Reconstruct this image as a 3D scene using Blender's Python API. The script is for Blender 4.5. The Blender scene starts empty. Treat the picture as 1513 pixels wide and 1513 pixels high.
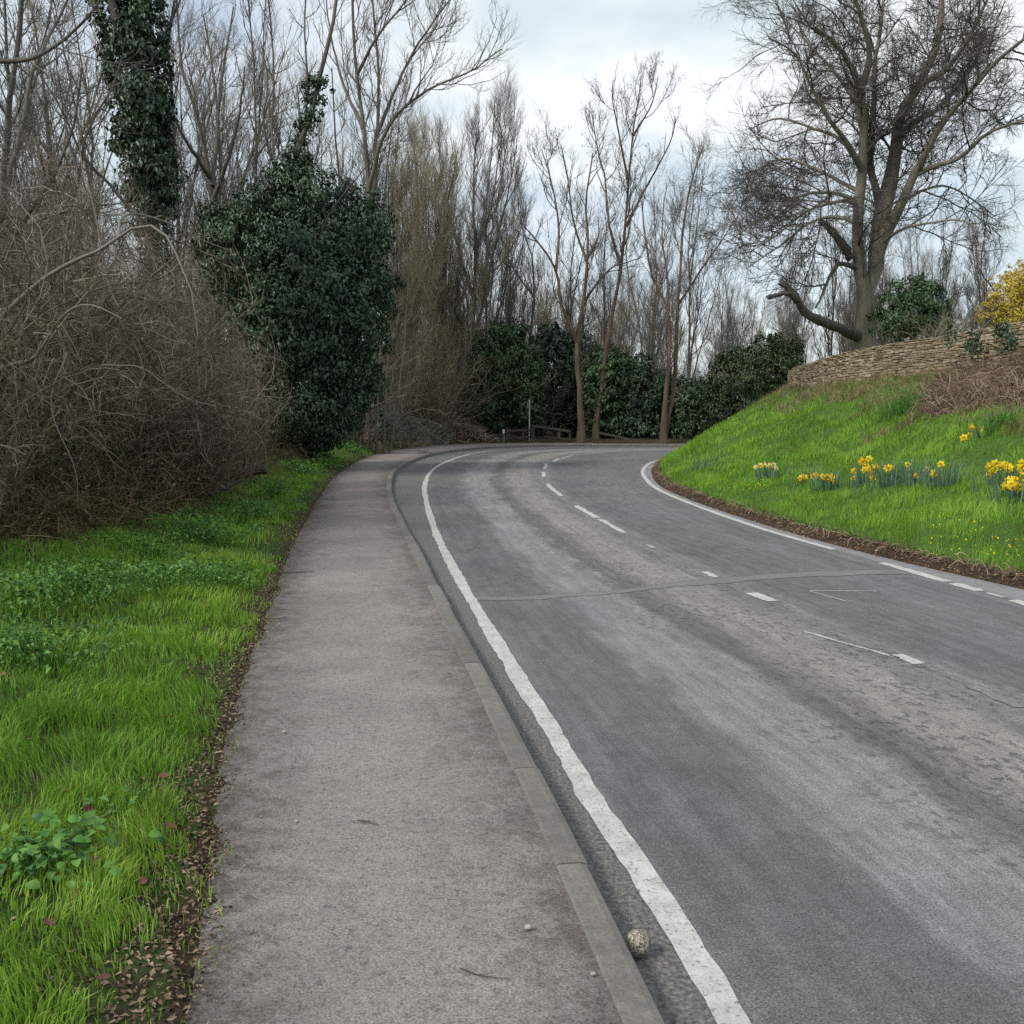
import bpy, math, random, zlib
import numpy as np
from mathutils import Vector
from mathutils.bvhtree import BVHTree

rng = np.random.default_rng(7)
random.seed(7)
def reseed(text):
    """the same plant grows the same way whatever is built before it"""
    rng.bit_generator.state = np.random.default_rng(zlib.crc32(text.encode())).bit_generator.state
scene = bpy.context.scene
C = scene.collection

# ------------------------------------------------------------ camera, sky, sun, exposure
EYE, FPX, HORIZON = 1.6, 1485.0, 610.0
PITCH = math.atan((756.5 - HORIZON) / FPX)
cam_d = bpy.data.cameras.new('camera')
cam_d.sensor_width = 36.0
cam_d.lens = 36.0 * FPX / 1513.0
cam_d.clip_start, cam_d.clip_end = 0.05, 2000
cam = bpy.data.objects.new('camera', cam_d)
C.objects.link(cam)
cam.location = (0, 0, EYE)
cam.rotation_euler = (math.pi / 2 - PITCH, 0, 0)
scene.camera = cam

SUN_EL, SUN_AZ = math.radians(42), math.radians(232)   # azimuth clockwise from +Y: behind the camera, a little left
world = bpy.data.worlds.new('World')
scene.world = world
world.use_nodes = True
wn, wl = world.node_tree.nodes, world.node_tree.links
wn.clear()
w_out = wn.new('ShaderNodeOutputWorld'); w_bg = wn.new('ShaderNodeBackground')
w_sky = wn.new('ShaderNodeTexSky'); w_sky.sky_type = 'NISHITA'; w_sky.sun_disc = False
w_sky.sun_elevation = SUN_EL; w_sky.sun_rotation = SUN_AZ
w_sky.air_density = 1.0; w_sky.dust_density = 2.0
w_tc = wn.new('ShaderNodeTexCoord'); w_map = wn.new('ShaderNodeMapping')
w_map.inputs['Scale'].default_value = (1.0, 1.0, 2.6)
w_map.inputs['Location'].default_value = (0.35, 0.1, 0.4)
w_n = wn.new('ShaderNodeTexNoise'); w_n.inputs['Scale'].default_value = 2.3
w_n.inputs['Detail'].default_value = 5; w_n.inputs['Roughness'].default_value = 0.45
w_r = wn.new('ShaderNodeValToRGB')
w_r.color_ramp.elements[0].position = 0.40; w_r.color_ramp.elements[0].color = (0.52, 0.52, 0.52, 1)
w_r.color_ramp.elements[1].position = 0.60; w_r.color_ramp.elements[1].color = (1, 1, 1, 1)
w_n2 = wn.new('ShaderNodeTexNoise'); w_n2.inputs['Scale'].default_value = 3.7; w_n2.inputs['Detail'].default_value = 4
w_r2 = wn.new('ShaderNodeValToRGB')
w_r2.color_ramp.elements[0].position = 0.41; w_r2.color_ramp.elements[0].color = (3.9, 4.5, 4.85, 1)
w_r2.color_ramp.elements[1].position = 0.58; w_r2.color_ramp.elements[1].color = (5.6, 5.8, 5.9, 1)
w_mix = wn.new('ShaderNodeMixRGB')
wl.new(w_tc.outputs['Generated'], w_map.inputs['Vector'])
wl.new(w_map.outputs[0], w_n.inputs['Vector']); wl.new(w_map.outputs[0], w_n2.inputs['Vector'])
wl.new(w_n.outputs['Fac'], w_r.inputs[0]); wl.new(w_n2.outputs['Fac'], w_r2.inputs[0])
wl.new(w_r.outputs[0], w_mix.inputs[0]); wl.new(w_sky.outputs[0], w_mix.inputs[1]); wl.new(w_r2.outputs[0], w_mix.inputs[2])
wl.new(w_mix.outputs[0], w_bg.inputs['Color']); w_bg.inputs['Strength'].default_value = 0.098
wl.new(w_bg.outputs[0], w_out.inputs['Surface'])

sun_d = bpy.data.lights.new('sun', 'SUN')
sun_d.energy = 1.5; sun_d.angle = math.radians(11); sun_d.color = (1.0, 0.95, 0.87)
sun = bpy.data.objects.new('sun', sun_d); C.objects.link(sun)
sdir = Vector((math.sin(SUN_AZ) * math.cos(SUN_EL), math.cos(SUN_AZ) * math.cos(SUN_EL), math.sin(SUN_EL)))
sun.rotation_euler = sdir.to_track_quat('Z', 'Y').to_euler()
sun.location = (0, -10, 30)

scene.view_settings.view_transform = 'Standard'
scene.view_settings.look = 'None'
scene.view_settings.exposure = 0.92
scene.view_settings.gamma = 1.0
scene.view_settings.use_curve_mapping = False
scene.render.engine = 'CYCLES'
scene.cycles.max_bounces = 5
scene.cycles.diffuse_bounces = 3
scene.cycles.transparent_max_bounces = 4
scene.cycles.use_denoising = False

# ------------------------------------------------------------ helpers: objects
def tag(o, label=None, cat=None, group=None, kind=None):
    if label: o['label'] = label
    if cat: o['category'] = cat
    if group: o['group'] = group
    if kind: o['kind'] = kind
    return o

def thing(name, label, cat, loc=(0, 0, 0), group=None, rz=0.0):
    o = bpy.data.objects.new(name, None)
    o.empty_display_size = 0.2
    C.objects.link(o)
    o.location = loc; o.rotation_euler = (0, 0, rz)
    return tag(o, label, cat, group)

def mesh_np(name, V, quads=None, tris=None, mats=None, tint=None, uv=None, smooth=True, midx=None):
    me = bpy.data.meshes.new(name)
    V = np.ascontiguousarray(V, dtype=np.float32).reshape(-1, 3)
    parts, sizes = [], []
    if quads is not None and len(quads):
        q = np.asarray(quads, dtype=np.int32).reshape(-1, 4); parts.append(q.ravel()); sizes.append(np.full(len(q), 4, np.int32))
    if tris is not None and len(tris):
        t = np.asarray(tris, dtype=np.int32).reshape(-1, 3); parts.append(t.ravel()); sizes.append(np.full(len(t), 3, np.int32))
    loops = np.concatenate(parts); sizes = np.concatenate(sizes)
    starts = np.concatenate([[0], np.cumsum(sizes)[:-1]]).astype(np.int32)
    me.vertices.add(len(V)); me.vertices.foreach_set('co', V.ravel())
    me.loops.add(len(loops)); me.loops.foreach_set('vertex_index', loops)
    me.polygons.add(len(sizes)); me.polygons.foreach_set('loop_start', starts)
    try: me.polygons.foreach_set('loop_total', sizes)
    except Exception: pass
    if midx is not None: me.polygons.foreach_set('material_index', np.asarray(midx, np.int32))
    me.update(calc_edges=True)
    me.polygons.foreach_set('use_smooth', np.full(len(sizes), bool(smooth)))
    if tint is not None:
        a = me.attributes.new('tint', 'FLOAT', 'POINT'); a.data.foreach_set('value', np.asarray(tint, np.float32))
    if uv is not None:
        l = me.uv_layers.new(name='uv'); l.data.foreach_set('uv', np.asarray(uv, np.float32)[loops].ravel())
    for m in (mats or []): me.materials.append(m)
    return me

def obj(name, me, parent=None, loc=(0, 0, 0)):
    o = bpy.data.objects.new(name, me); C.objects.link(o)
    o.location = loc
    if parent: o.parent = parent
    return o

def copy_tree(o, parent=None):
    c = o.copy(); C.objects.link(c)
    if parent: c.parent = parent
    for ch in list(o.children): copy_tree(ch, c)
    return c

class Geo:
    """collects vertex / face arrays into one mesh"""
    def __init__(s): s.V, s.Q, s.T, s.tint, s.n, s.mq, s.mt = [], [], [], [], 0, [], []
    def add(s, V, quads=None, tris=None, tint=0.5, mi=0):
        V = np.asarray(V, float).reshape(-1, 3)
        if quads is not None and len(quads):
            q = np.asarray(quads).reshape(-1, 4) + s.n; s.Q.append(q); s.mq.append(np.full(len(q), mi))
        if tris is not None and len(tris):
            t = np.asarray(tris).reshape(-1, 3) + s.n; s.T.append(t); s.mt.append(np.full(len(t), mi))
        s.tint.append(np.broadcast_to(np.asarray(tint, float), (len(V),)))
        s.V.append(V); s.n += len(V)
        return s
    def mesh(s, name, mats, loc=(0, 0, 0), smooth=True):
        V = np.concatenate(s.V) - np.asarray(loc, float)
        return mesh_np(name, V, np.concatenate(s.Q) if s.Q else None, np.concatenate(s.T) if s.T else None,
                       mats, np.concatenate(s.tint), smooth=smooth, midx=np.concatenate(s.mq + s.mt))

def nrm(v):
    return v / np.maximum(np.linalg.norm(v, axis=-1, keepdims=True), 1e-9)

def catmull(P, sub):
    P = np.asarray(P, float)
    E = np.concatenate([[2 * P[0] - P[1]], P, [2 * P[-1] - P[-2]]])
    out = []
    for i in range(1, len(E) - 2):
        p0, p1, p2, p3 = E[i - 1], E[i], E[i + 1], E[i + 2]
        for k in range(sub):
            t = k / sub
            out.append(0.5 * (2 * p1 + (p2 - p0) * t + (2 * p0 - 5 * p1 + 4 * p2 - p3) * t * t + (3 * p1 - p0 - 3 * p2 + p3) * t ** 3))
    out.append(P[-1])
    return np.array(out)

def arclen(P):
    return np.concatenate([[0], np.cumsum(np.linalg.norm(np.diff(P, axis=0), axis=1))])

def resample(P, n):
    s = arclen(P); t = np.linspace(0, s[-1], n)
    return np.stack([np.interp(t, s, P[:, k]) for k in range(P.shape[1])], 1)

def grid_quads(a, b):
    i = np.arange(a - 1)[:, None] * b + np.arange(b - 1)[None]
    return np.stack([i, i + 1, i + b + 1, i + b], -1).reshape(-1, 4)

def ray(u, v):
    a, b = (u - 756.5) / FPX, (756.5 - v) / FPX
    return np.array([a, math.cos(PITCH) + b * math.sin(PITCH), -math.sin(PITCH) + b * math.cos(PITCH)])

def at(u, v, y):
    d = ray(u, v); return np.array([0, 0, EYE]) + d * (y / d[1])

# ------------------------------------------------------------ helpers: branches and leaves
def tubes(P, R, S=3):
    N, K, _ = P.shape
    if S == 1: return ribbons(P, R)
    T = np.empty_like(P); T[:, 1:-1] = P[:, 2:] - P[:, :-2]; T[:, 0] = P[:, 1] - P[:, 0]; T[:, -1] = P[:, -1] - P[:, -2]
    T = nrm(T)
    m = nrm(P[:, -1] - P[:, 0])
    a = np.where(np.abs(m[:, 2:3]) < 0.8, np.array([[0, 0, 1.0]]), np.array([[1.0, 0.2, 0]]))
    U = nrm(np.cross(T, a[:, None, :])); W = np.cross(T, U)
    ang = np.arange(S) * 2 * math.pi / S
    V = P[:, :, None, :] + R[:, :, None, None] * (np.cos(ang)[None, None, :, None] * U[:, :, None, :] + np.sin(ang)[None, None, :, None] * W[:, :, None, :])
    base = (np.arange(N) * K * S)[:, None, None] + (np.arange(K - 1) * S)[None, :, None]
    j = np.arange(S)[None, None, :]; j2 = (np.arange(S) + 1) % S
    Q = np.stack([base + j, base + j2[None, None], base + S + j2[None, None], base + S + j], -1).reshape(-1, 4)
    return V.reshape(-1, 3), Q

def ribbons(P, R):
    """hair-thin twigs: one narrow strip each"""
    N, K, _ = P.shape
    s_ = nrm(np.cross(P[:, -1] - P[:, 0], rng.normal(0, 1, (N, 3))))[:, None, :] * R[:, :, None] * 1.25
    V = np.stack([P - s_, P + s_], 2).reshape(-1, 3)
    b = (np.arange(N) * K * 2)[:, None] + np.arange(K - 1)[None] * 2
    return V, np.stack([b, b + 1, b + 3, b + 2], -1).reshape(-1, 4)

def grow(start, d, length, K, wander=0.2, up=0.0, droop=0.0, g=rng):
    N = len(start); P = np.empty((N, K, 3)); P[:, 0] = start; d = nrm(d.copy()); step = (length / (K - 1))[:, None]
    for k in range(1, K):
        d = d + g.normal(0, wander, (N, 3)); d[:, 2] += up / (K - 1) * 2 - droop * k / (K - 1) ** 2 * 2
        d = nrm(d); P[:, k] = P[:, k - 1] + d * step
    return P

def spawn(P, R, dens, t0, t1, ang, angsd, g=rng):
    """points on the branches with a direction leaning off them"""
    N, K, _ = P.shape
    L = np.linalg.norm(np.diff(P, axis=1), axis=2).sum(1)
    cnt = g.poisson(np.maximum(L * dens * (t1 - t0), 0.3))
    if N < 4: cnt = np.maximum(cnt, 1)
    idx = np.repeat(np.arange(N), cnt); M = len(idx)
    first_ = np.repeat(np.cumsum(cnt) - cnt, cnt); t = t0 + (t1 - t0) * (np.arange(M) - first_ + g.random(M)) / np.maximum(cnt[idx], 1); f = t * (K - 1); k = np.minimum(f.astype(int), K - 2); w = (f - k)[:, None]
    A, B = P[idx, k], P[idx, k + 1]; pos = A * (1 - w) + B * w; tan = nrm(B - A)
    r = R[idx, k] * (1 - w[:, 0]) + R[idx, k + 1] * w[:, 0]
    rnd = nrm(g.normal(0, 1, (M, 3))); perp = nrm(rnd - (rnd * tan).sum(1, keepdims=True) * tan)
    a = np.radians(g.normal(ang, angsd, M))[:, None]
    return pos, nrm(tan * np.cos(a) + perp * np.sin(a)), t, r, L[idx], tan

def limb_arrays(limbs, K=16, wig=0.02):
    """limbs: list of (points Nx3, r0, r1) -> P, R"""
    P, R = [], []
    for pts, r0, r1 in limbs:
        c = resample(catmull(np.asarray(pts, float), 6), K); L = arclen(c)[-1]
        n = rng.normal(0, wig * L / K, (K, 3)); n[0] = 0
        P.append(c + n); R.append(np.interp(np.linspace(0, 1, K), np.linspace(0, 1, len(r0)), r0) if isinstance(r0, list) else r0 + (r1 - r0) * np.linspace(0, 1, K) ** 0.6)
    return np.array(P), np.array(R)

def squeeze(P, centre, rad):
    """bends wide-reaching branches back round a shrub's girth"""
    P = P.copy(); d = P[..., :2] - centre[:2]; r = np.linalg.norm(d, axis=-1, keepdims=True) + 1e-6
    th = np.arctan2(d[..., 1:2], d[..., 0:1]); hz = np.clip((P[..., 2:3] - centre[2]) / 3.8, 0, 1)
    rad = rad * (.72 + .42 * np.sin(math.pi * hz ** .8)) * (1 + .16 * np.sin(3 * th + centre[0] * 3) + .1 * np.sin(7 * th + hz * 5))
    P[..., :2] = centre[:2] + d / r * np.where(r < rad * .6, r, rad * (.6 + .4 * np.tanh((r / rad - .6) / .4)))
    P[..., 2] = np.maximum(P[..., 2], centre[2] + .03)
    return P

def branch_levels(geo, P, R, levels, g=rng, keep=None, girth=None):
    """adds levels of branches on the limbs; returns the last level's points"""
    for lv in levels:
        pos, d, t, r, Lp, tan = spawn(P, R, lv['dens'], lv.get('t0', .15), lv.get('t1', 1.0), lv['ang'], lv.get('asd', 12), g)
        ln = lv['len'] * (1 - lv.get('taper', .5) * t) * g.uniform(.6, 1.3, len(pos))
        if 'bias' in lv: d = nrm(d + np.array(lv['bias']))
        K = lv['K']
        P2 = grow(pos, d, ln, K, lv.get('wander', .18), lv.get('up', 0), lv.get('droop', 0), g)
        if girth: P2 = squeeze(P2, *girth)
        r0 = np.minimum(r * .8, lv['r'] * g.uniform(.7, 1.25, len(pos)))
        R2 = r0[:, None] * np.linspace(1, lv.get('tip', .45), K)[None]
        V, Q = tubes(P2, R2, lv.get('S', 3))
        geo.add(V, Q, tint=np.repeat(g.random(len(pos)), K * (2 if lv.get('S', 3) == 1 else lv.get('S', 3))))
        P, R = P2, R2
        if keep is not None: keep.append((P2, R2))
    return P, R

def leaf_geo(geo, Cn, N, tip, size, wid=.62, fold=.22, tint=None, g=rng, mi=0, curl=.15):
    n = len(Cn); N = nrm(N); side = nrm(np.cross(N, tip)); tv = np.cross(side, N); sz = np.broadcast_to(size, (n,))[:, None]
    b = Cn; t = Cn + tv * sz - N * sz * curl
    m = Cn + tv * sz * .45
    l = m - side * sz * wid / 2 + N * sz * fold; r = m + side * sz * wid / 2 + N * sz * fold
    V = np.stack([b, r, t, l], 1).reshape(-1, 3); i = np.arange(n)[:, None] * 4
    T = np.concatenate([i + [[0, 1, 2]], i + [[0, 2, 3]]])
    if tint is None: tint = g.random(n)
    geo.add(V, tris=T, tint=np.repeat(tint, 4), mi=mi)

def leaf_cloud(geo, ells, n, size, clump=.38, nclump=60, droop=.7, wid=.62, g=rng, mi=0, inner=.25):
    """leaves gathered in clumps spread over ellipsoids (cx,cy,cz,rx,ry,rz)"""
    ells = np.asarray(ells, float); area = (ells[:, 3] * ells[:, 5]) ; area = area / area.sum()
    ne = g.multinomial(n, area)
    for e, k in zip(ells, ne):
        e = e.copy(); e[3:] *= g.uniform(.85, 1.12, 3)
        nc = max(6, int(nclump * k / n))
        dv = nrm(g.normal(0, 1, (nc, 3))); rad = np.where(g.random(nc) < inner, g.uniform(.45, .8, nc), np.where(g.random(nc) < .16, g.uniform(1.0, 1.2, nc), g.uniform(.78, 1.02, nc)))
        cc = e[:3] + dv * rad[:, None] * e[3:]
        csz = clump * np.where(rad > 1.03, .55, 1.0) * g.uniform(.55, 1.35, nc); ct = g.random(nc)
        ci = g.integers(0, nc, k)
        off = nrm(g.normal(0, 1, (k, 3))) * (g.random(k)[:, None] ** .5) * csz[ci][:, None]
        off[:, 2] *= .8
        pos = cc[ci] + off
        out = nrm((pos - e[:3]) / e[3:] ** 1.0); nm = nrm(out * .8 + nrm(off) * .5 + g.normal(0, .45, (k, 3)) + np.array([0, 0, .35]))
        tip = nrm(g.normal(0, .6, (k, 3)) + out * .4 + np.array([0, 0, -droop]))
        leaf_geo(geo, pos, nm, tip, size * g.uniform(.65, 1.3, k), wid, tint=np.clip(ct[ci] * .5 + g.random(k) * .5, 0, 1), g=g, mi=mi)

def oval_geo(geo, Cn, N, tip, size, wid=.6, tint=None, g=rng, mi=0, fold=.12):
    n = len(Cn); N = nrm(N); side = nrm(np.cross(N, tip)); tv = np.cross(side, N); sz = np.broadcast_to(size, (n,))[:, None]
    out = []
    for al, w, dr in ((0, .06, 0), (.22, .8, .03), (.5, 1.0, .06), (.8, .62, -.02), (1.0, .05, -.14)):
        c = Cn + tv * sz * al + N * sz * dr
        for k in (-1, 0, 1): out.append(c + side * sz * (wid / 2 * w * k) + N * sz * fold * abs(k) * w)
    V = np.stack(out, 1).reshape(-1, 3); b = np.arange(n)[:, None] * 15; q = []
    for r_ in range(4):
        for k in range(2): q.append([r_ * 3 + k, r_ * 3 + k + 1, r_ * 3 + k + 4, r_ * 3 + k + 3])
    Q = (b[:, :, None] + np.array(q)[None]).reshape(-1, 4)
    if tint is None: tint = g.random(n)
    geo.add(V, Q, tint=np.repeat(tint, 15), mi=mi)

def blade_geo(geo, B, length, width, lean, tint, g=rng, mi=0, az=None, bend=.5):
    n = len(B); az = g.random(n) * 2 * math.pi if az is None else az
    d = np.stack([np.cos(az), np.sin(az), np.zeros(n)], 1); s = np.stack([-d[:, 1], d[:, 0], d[:, 2]], 1)
    rot = g.random(n) * 2 * math.pi; s = s * np.cos(rot)[:, None] + d * np.sin(rot)[:, None]
    L, w, le = length[:, None], width[:, None] / 2, lean[:, None]
    z = np.array([[0, 0, 1.0]])
    m = B + (z * .58 + d * le * .35) * L; t = B + (z * (1 - bend * le * .45) + d * le) * L
    V = np.stack([B - s * w, B + s * w, m + s * w * .75, m - s * w * .75, t], 1).reshape(-1, 3); i = np.arange(n)[:, None] * 5
    geo.add(V, quads=i + [[0, 1, 2, 3]], tris=i + [[3, 2, 4]], tint=np.repeat(tint, 5), mi=mi)

def box_mesh(name, sx, sy, sz, mats, jit=0.0, g=rng):
    """block with chamfered upper edges; base centred on the origin"""
    b = .12 * min(sx, sy, sz)
    x, y = sx / 2, sy / 2
    V = [(-x, -y, 0), (x, -y, 0), (x, y, 0), (-x, y, 0), (-x, -y, sz - b), (x, -y, sz - b), (x, y, sz - b), (-x, y, sz - b),
         (-x + b, -y + b, sz), (x - b, -y + b, sz), (x - b, y - b, sz), (-x + b, y - b, sz)]
    V = np.array(V) + g.normal(0, 1, (12, 3)) * jit * np.array([sx, sy, sz])
    Q = [(0, 3, 2, 1), (8, 9, 10, 11)] + [(i, (i + 1) % 4, (i + 1) % 4 + 4, i + 4) for i in range(4)] + [(i + 4, (i + 1) % 4 + 4, (i + 1) % 4 + 8, i + 8) for i in range(4)]
    return mesh_np(name, V, Q, None, mats, tint=np.full(12, g.random()), smooth=False)

# ------------------------------------------------------------ materials
def new_mat(name):
    m = bpy.data.materials.new(name); m.use_nodes = True
    nt = m.node_tree; nt.nodes.clear()
    o = nt.nodes.new('ShaderNodeOutputMaterial'); p = nt.nodes.new('ShaderNodeBsdfPrincipled')
    nt.links.new(p.outputs[0], o.inputs[0])
    return m, nt, p, o

class NT:
    def __init__(s, nt): s.nt = nt
    def n(s, t, **k):
        x = s.nt.nodes.new(t)
        for a, b in k.items(): setattr(x, a, b)
        return x
    def l(s, a, b): s.nt.links.new(a, b)
    def val(s, x, sock):
        if hasattr(x, 'is_output'): s.l(x, sock)
        else: sock.default_value = x
    def math(s, op, a, b=0.0, clamp=False):
        m = s.n('ShaderNodeMath', operation=op, use_clamp=clamp); s.val(a, m.inputs[0]); s.val(b, m.inputs[1]); return m.outputs[0]
    def noise(s, vec, scale, detail=3, rough=.5, dist=0.0):
        m = s.n('ShaderNodeTexNoise'); m.inputs['Scale'].default_value = scale; m.inputs['Detail'].default_value = detail
        m.inputs['Roughness'].default_value = rough; m.inputs['Distortion'].default_value = dist
        if vec is not None: s.l(vec, m.inputs['Vector'])
        return m.outputs['Fac']
    def ramp(s, fac, stops, interp='LINEAR'):
        r = s.n('ShaderNodeValToRGB'); cr = r.color_ramp; cr.interpolation = interp
        while len(cr.elements) < len(stops): cr.elements.new(.5)
        for e, (p, c) in zip(cr.elements, stops):
            e.position = p; e.color = (c, c, c, 1) if isinstance(c, (int, float)) else (*c, 1)
        s.l(fac, r.inputs[0]); return r.outputs[0]
    def mix(s, fac, a, b, mode='MIX'):
        m = s.n('ShaderNodeMixRGB', blend_type=mode); s.val(fac, m.inputs[0])
        for x, i in ((a, 1), (b, 2)):
            if hasattr(x, 'is_output'): s.l(x, m.inputs[i])
            else: m.inputs[i].default_value = (x, x, x, 1) if isinstance(x, (int, float)) else (*x, 1)
        return m.outputs[0]
    def objco(s): return s.n('ShaderNodeTexCoord').outputs['Object']
    def mapping(s, vec, scale=(1, 1, 1)):
        m = s.n('ShaderNodeMapping'); m.inputs['Scale'].default_value = scale; s.l(vec, m.inputs['Vector']); return m.outputs[0]
    def bump(s, h, strength, dist, p):
        b = s.n('ShaderNodeBump'); b.inputs['Strength'].default_value = strength; b.inputs['Distance'].default_value = dist
        s.l(h, b.inputs['Height']); s.l(b.outputs[0], p.inputs['Normal'])

def tint_mat(name, stops, rough=.6, spec=.3, transl=0.0, noise=None, bump=None, nscale=(1, 1, 1)):
    m, nt, p, o = new_mat(name); N = NT(nt)
    a = N.n('ShaderNodeAttribute', attribute_name='tint')
    col = N.ramp(a.outputs['Fac'], stops)
    if noise:
        sc, lo, hi = noise
        col = N.mix(1.0, col, N.ramp(N.noise(N.mapping(N.objco(), nscale), sc, 5, .6), [(.3, lo), (.7, hi)]), 'MULTIPLY')
    N.l(col, p.inputs['Base Color']); p.inputs['Roughness'].default_value = rough; p.inputs['Specular IOR Level'].default_value = spec
    if bump: N.bump(N.noise(N.mapping(N.objco(), nscale), bump[0], 5, .65), bump[1], bump[2], p)
    if transl:
        t = N.n('ShaderNodeBsdfTranslucent'); N.l(col, t.inputs['Color'])
        mx = N.n('ShaderNodeMixShader'); mx.inputs[0].default_value = transl
        N.l(p.outputs[0], mx.inputs[1]); N.l(t.outputs[0], mx.inputs[2]); N.l(mx.outputs[0], o.inputs[0])
    return m

M = {}
M['bark_grey'] = tint_mat('bark_grey', [(0, (.085, .078, .066)), (1, (.15, .14, .118))], .85, .2, noise=(6, .55, 1.25), bump=(9, .6, .03), nscale=(1, 1, .25))
M['bark_beech'] = tint_mat('bark_beech', [(0, (.165, .152, .115)), (1, (.235, .215, .165))], .8, .2, noise=(3.5, .5, 1.3), bump=(6, .5, .04), nscale=(1, 1, .3))
M['bark_red'] = tint_mat('bark_red', [(0, (.12, .082, .058)), (1, (.16, .115, .085))], .85, .2, noise=(5, .5, 1.35), bump=(9, .6, .03), nscale=(1, 1, .25))
M['bark_pale'] = tint_mat('bark_pale', [(0, (.105, .095, .075)), (1, (.17, .155, .125))], .85, .2, noise=(5, .6, 1.25), bump=(9, .5, .02), nscale=(1, 1, .3))
M['twig_dark'] = tint_mat('twig_dark', [(0, (.06, .054, .05)), (1, (.135, .12, .108))], .85, .15)
M['twig_grey'] = tint_mat('twig_grey', [(0, (.1, .093, .082)), (1, (.215, .2, .175))], .85, .15)
M['twig_tan'] = tint_mat('twig_tan', [(0, (.17, .15, .1)), (1, (.33, .295, .205))], .85, .15)
M['twig_thicket'] = tint_mat('twig_thicket', [(0, (.075, .06, .044)), (.6, (.15, .123, .092)), (1, (.29, .252, .2))], .8, .2)
M['bramble'] = tint_mat('bramble', [(0, (.06, .035, .022)), (.5, (.12, .08, .05)), (1, (.24, .185, .11))], .8, .15)
M['bramble_leaf'] = tint_mat('bramble_leaf', [(0, (.035, .07, .022)), (.45, (.075, .11, .035)), (.65, (.13, .09, .045)), (1, (.25, .19, .105))], .7, .2, .15)
M['ivy'] = tint_mat('ivy', [(0, (.022, .045, .024)), (.6, (.042, .082, .038)), (1, (.085, .14, .062))], .42, .45, .08)
M['ivy_wood'] = tint_mat('ivy_wood', [(0, (.03, .062, .026)), (.6, (.055, .11, .04)), (1, (.11, .17, .06))], .45, .4, .1)
M['laurel'] = tint_mat('laurel', [(0, (.028, .05, .022)), (.6, (.05, .08, .032)), (1, (.1, .13, .06))], .45, .4, .1)
M['grass'] = tint_mat('grass', [(0, (.3, .27, .12)), (.12, (.085, .19, .03)), (.5, (.19, .37, .035)), (1, (.37, .52, .085))], .55, .3, .35)
M['grass_bank'] = tint_mat('grass_bank', [(0, (.24, .2, .1)), (.1, (.1, .22, .025)), (.55, (.175, .36, .032)), (1, (.3, .47, .065))], .6, .25, .3)
M['grass_dry'] = tint_mat('grass_dry', [(0, (.15, .105, .06)), (.5, (.24, .185, .105)), (1, (.33, .28, .16))], .8, .15, .2)
M['bracken'] = tint_mat('bracken', [(0, (.09, .058, .04)), (.5, (.2, .135, .1)), (1, (.4, .31, .23))], .85, .1, .1)
M['weed'] = tint_mat('weed', [(0, (.045, .12, .025)), (.6, (.075, .2, .03)), (1, (.14, .3, .05))], .5, .35, .2)
M['litter'] = tint_mat('litter', [(0, (.06, .042, .028)), (.5, (.15, .105, .068)), (1, (.33, .25, .17))], .8, .15)
M['daff_leaf'] = tint_mat('daff_leaf', [(0, (.06, .13, .085)), (1, (.13, .22, .15))], .45, .4, .15)
M['daff_petal'] = tint_mat('daff_petal', [(0, (.8, .6, .02)), (1, (.85, .68, .05))], .5, .2, .25)
M['daff_pale'] = tint_mat('daff_pale', [(0, (.8, .68, .25)), (1, (.85, .75, .35))], .5, .2, .25)
M['daff_cup'] = tint_mat('daff_cup', [(0, (.8, .52, .01)), (1, (.84, .6, .02))], .5, .2, .2)
M['forsythia'] = tint_mat('forsythia', [(0, (.32, .24, .04)), (.5, (.58, .45, .07)), (1, (.74, .6, .15))], .6, .2, .25)
M['dead_heap'] = tint_mat('dead_heap', [(0, (.16, .105, .08)), (.5, (.3, .22, .17)), (1, (.42, .33, .26))], .85, .1)
M['conifer'] = tint_mat('conifer', [(0, (.012, .03, .022)), (1, (.035, .065, .04))], .6, .2)
M['fence_wood'] = tint_mat('fence_wood', [(0, (.075, .065, .05)), (1, (.12, .105, .085))], .85, .2, noise=(14, .6, 1.2), bump=(20, .4, .01))
M['stone_gold'] = tint_mat('stone_gold', [(0, (.16, .13, .085)), (.4, (.3, .24, .15)), (.7, (.37, .3, .2)), (1, (.43, .38, .3))], .9, .15, noise=(9, .6, 1.2), bump=(18, .7, .02))
M['stone_dark'] = tint_mat('stone_dark', [(0, (.08, .074, .06)), (1, (.18, .165, .13))], .9, .15, noise=(9, .55, 1.25), bump=(18, .7, .02))
M['wall_core'] = tint_mat('wall_core', [(0, (.07, .055, .036)), (1, (.1, .08, .055))], .95, .1, noise=(9, .6, 1.2))
M['pole'] = tint_mat('pole', [(0, (.4, .41, .42)), (1, (.45, .46, .46))], .5, .4)
M['white_paint'] = tint_mat('white_paint', [(0, (.62, .61, .57)), (1, (.66, .65, .62))], .7, .2, noise=(12, .75, 1.1))
M['green_paint'] = tint_mat('green_paint', [(0, (.08, .1, .08)), (1, (.1, .12, .1))], .7, .2)
M['pebble'] = tint_mat('pebble', [(0, (.24, .21, .18)), (1, (.38, .34, .29))], .85, .2)

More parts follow.
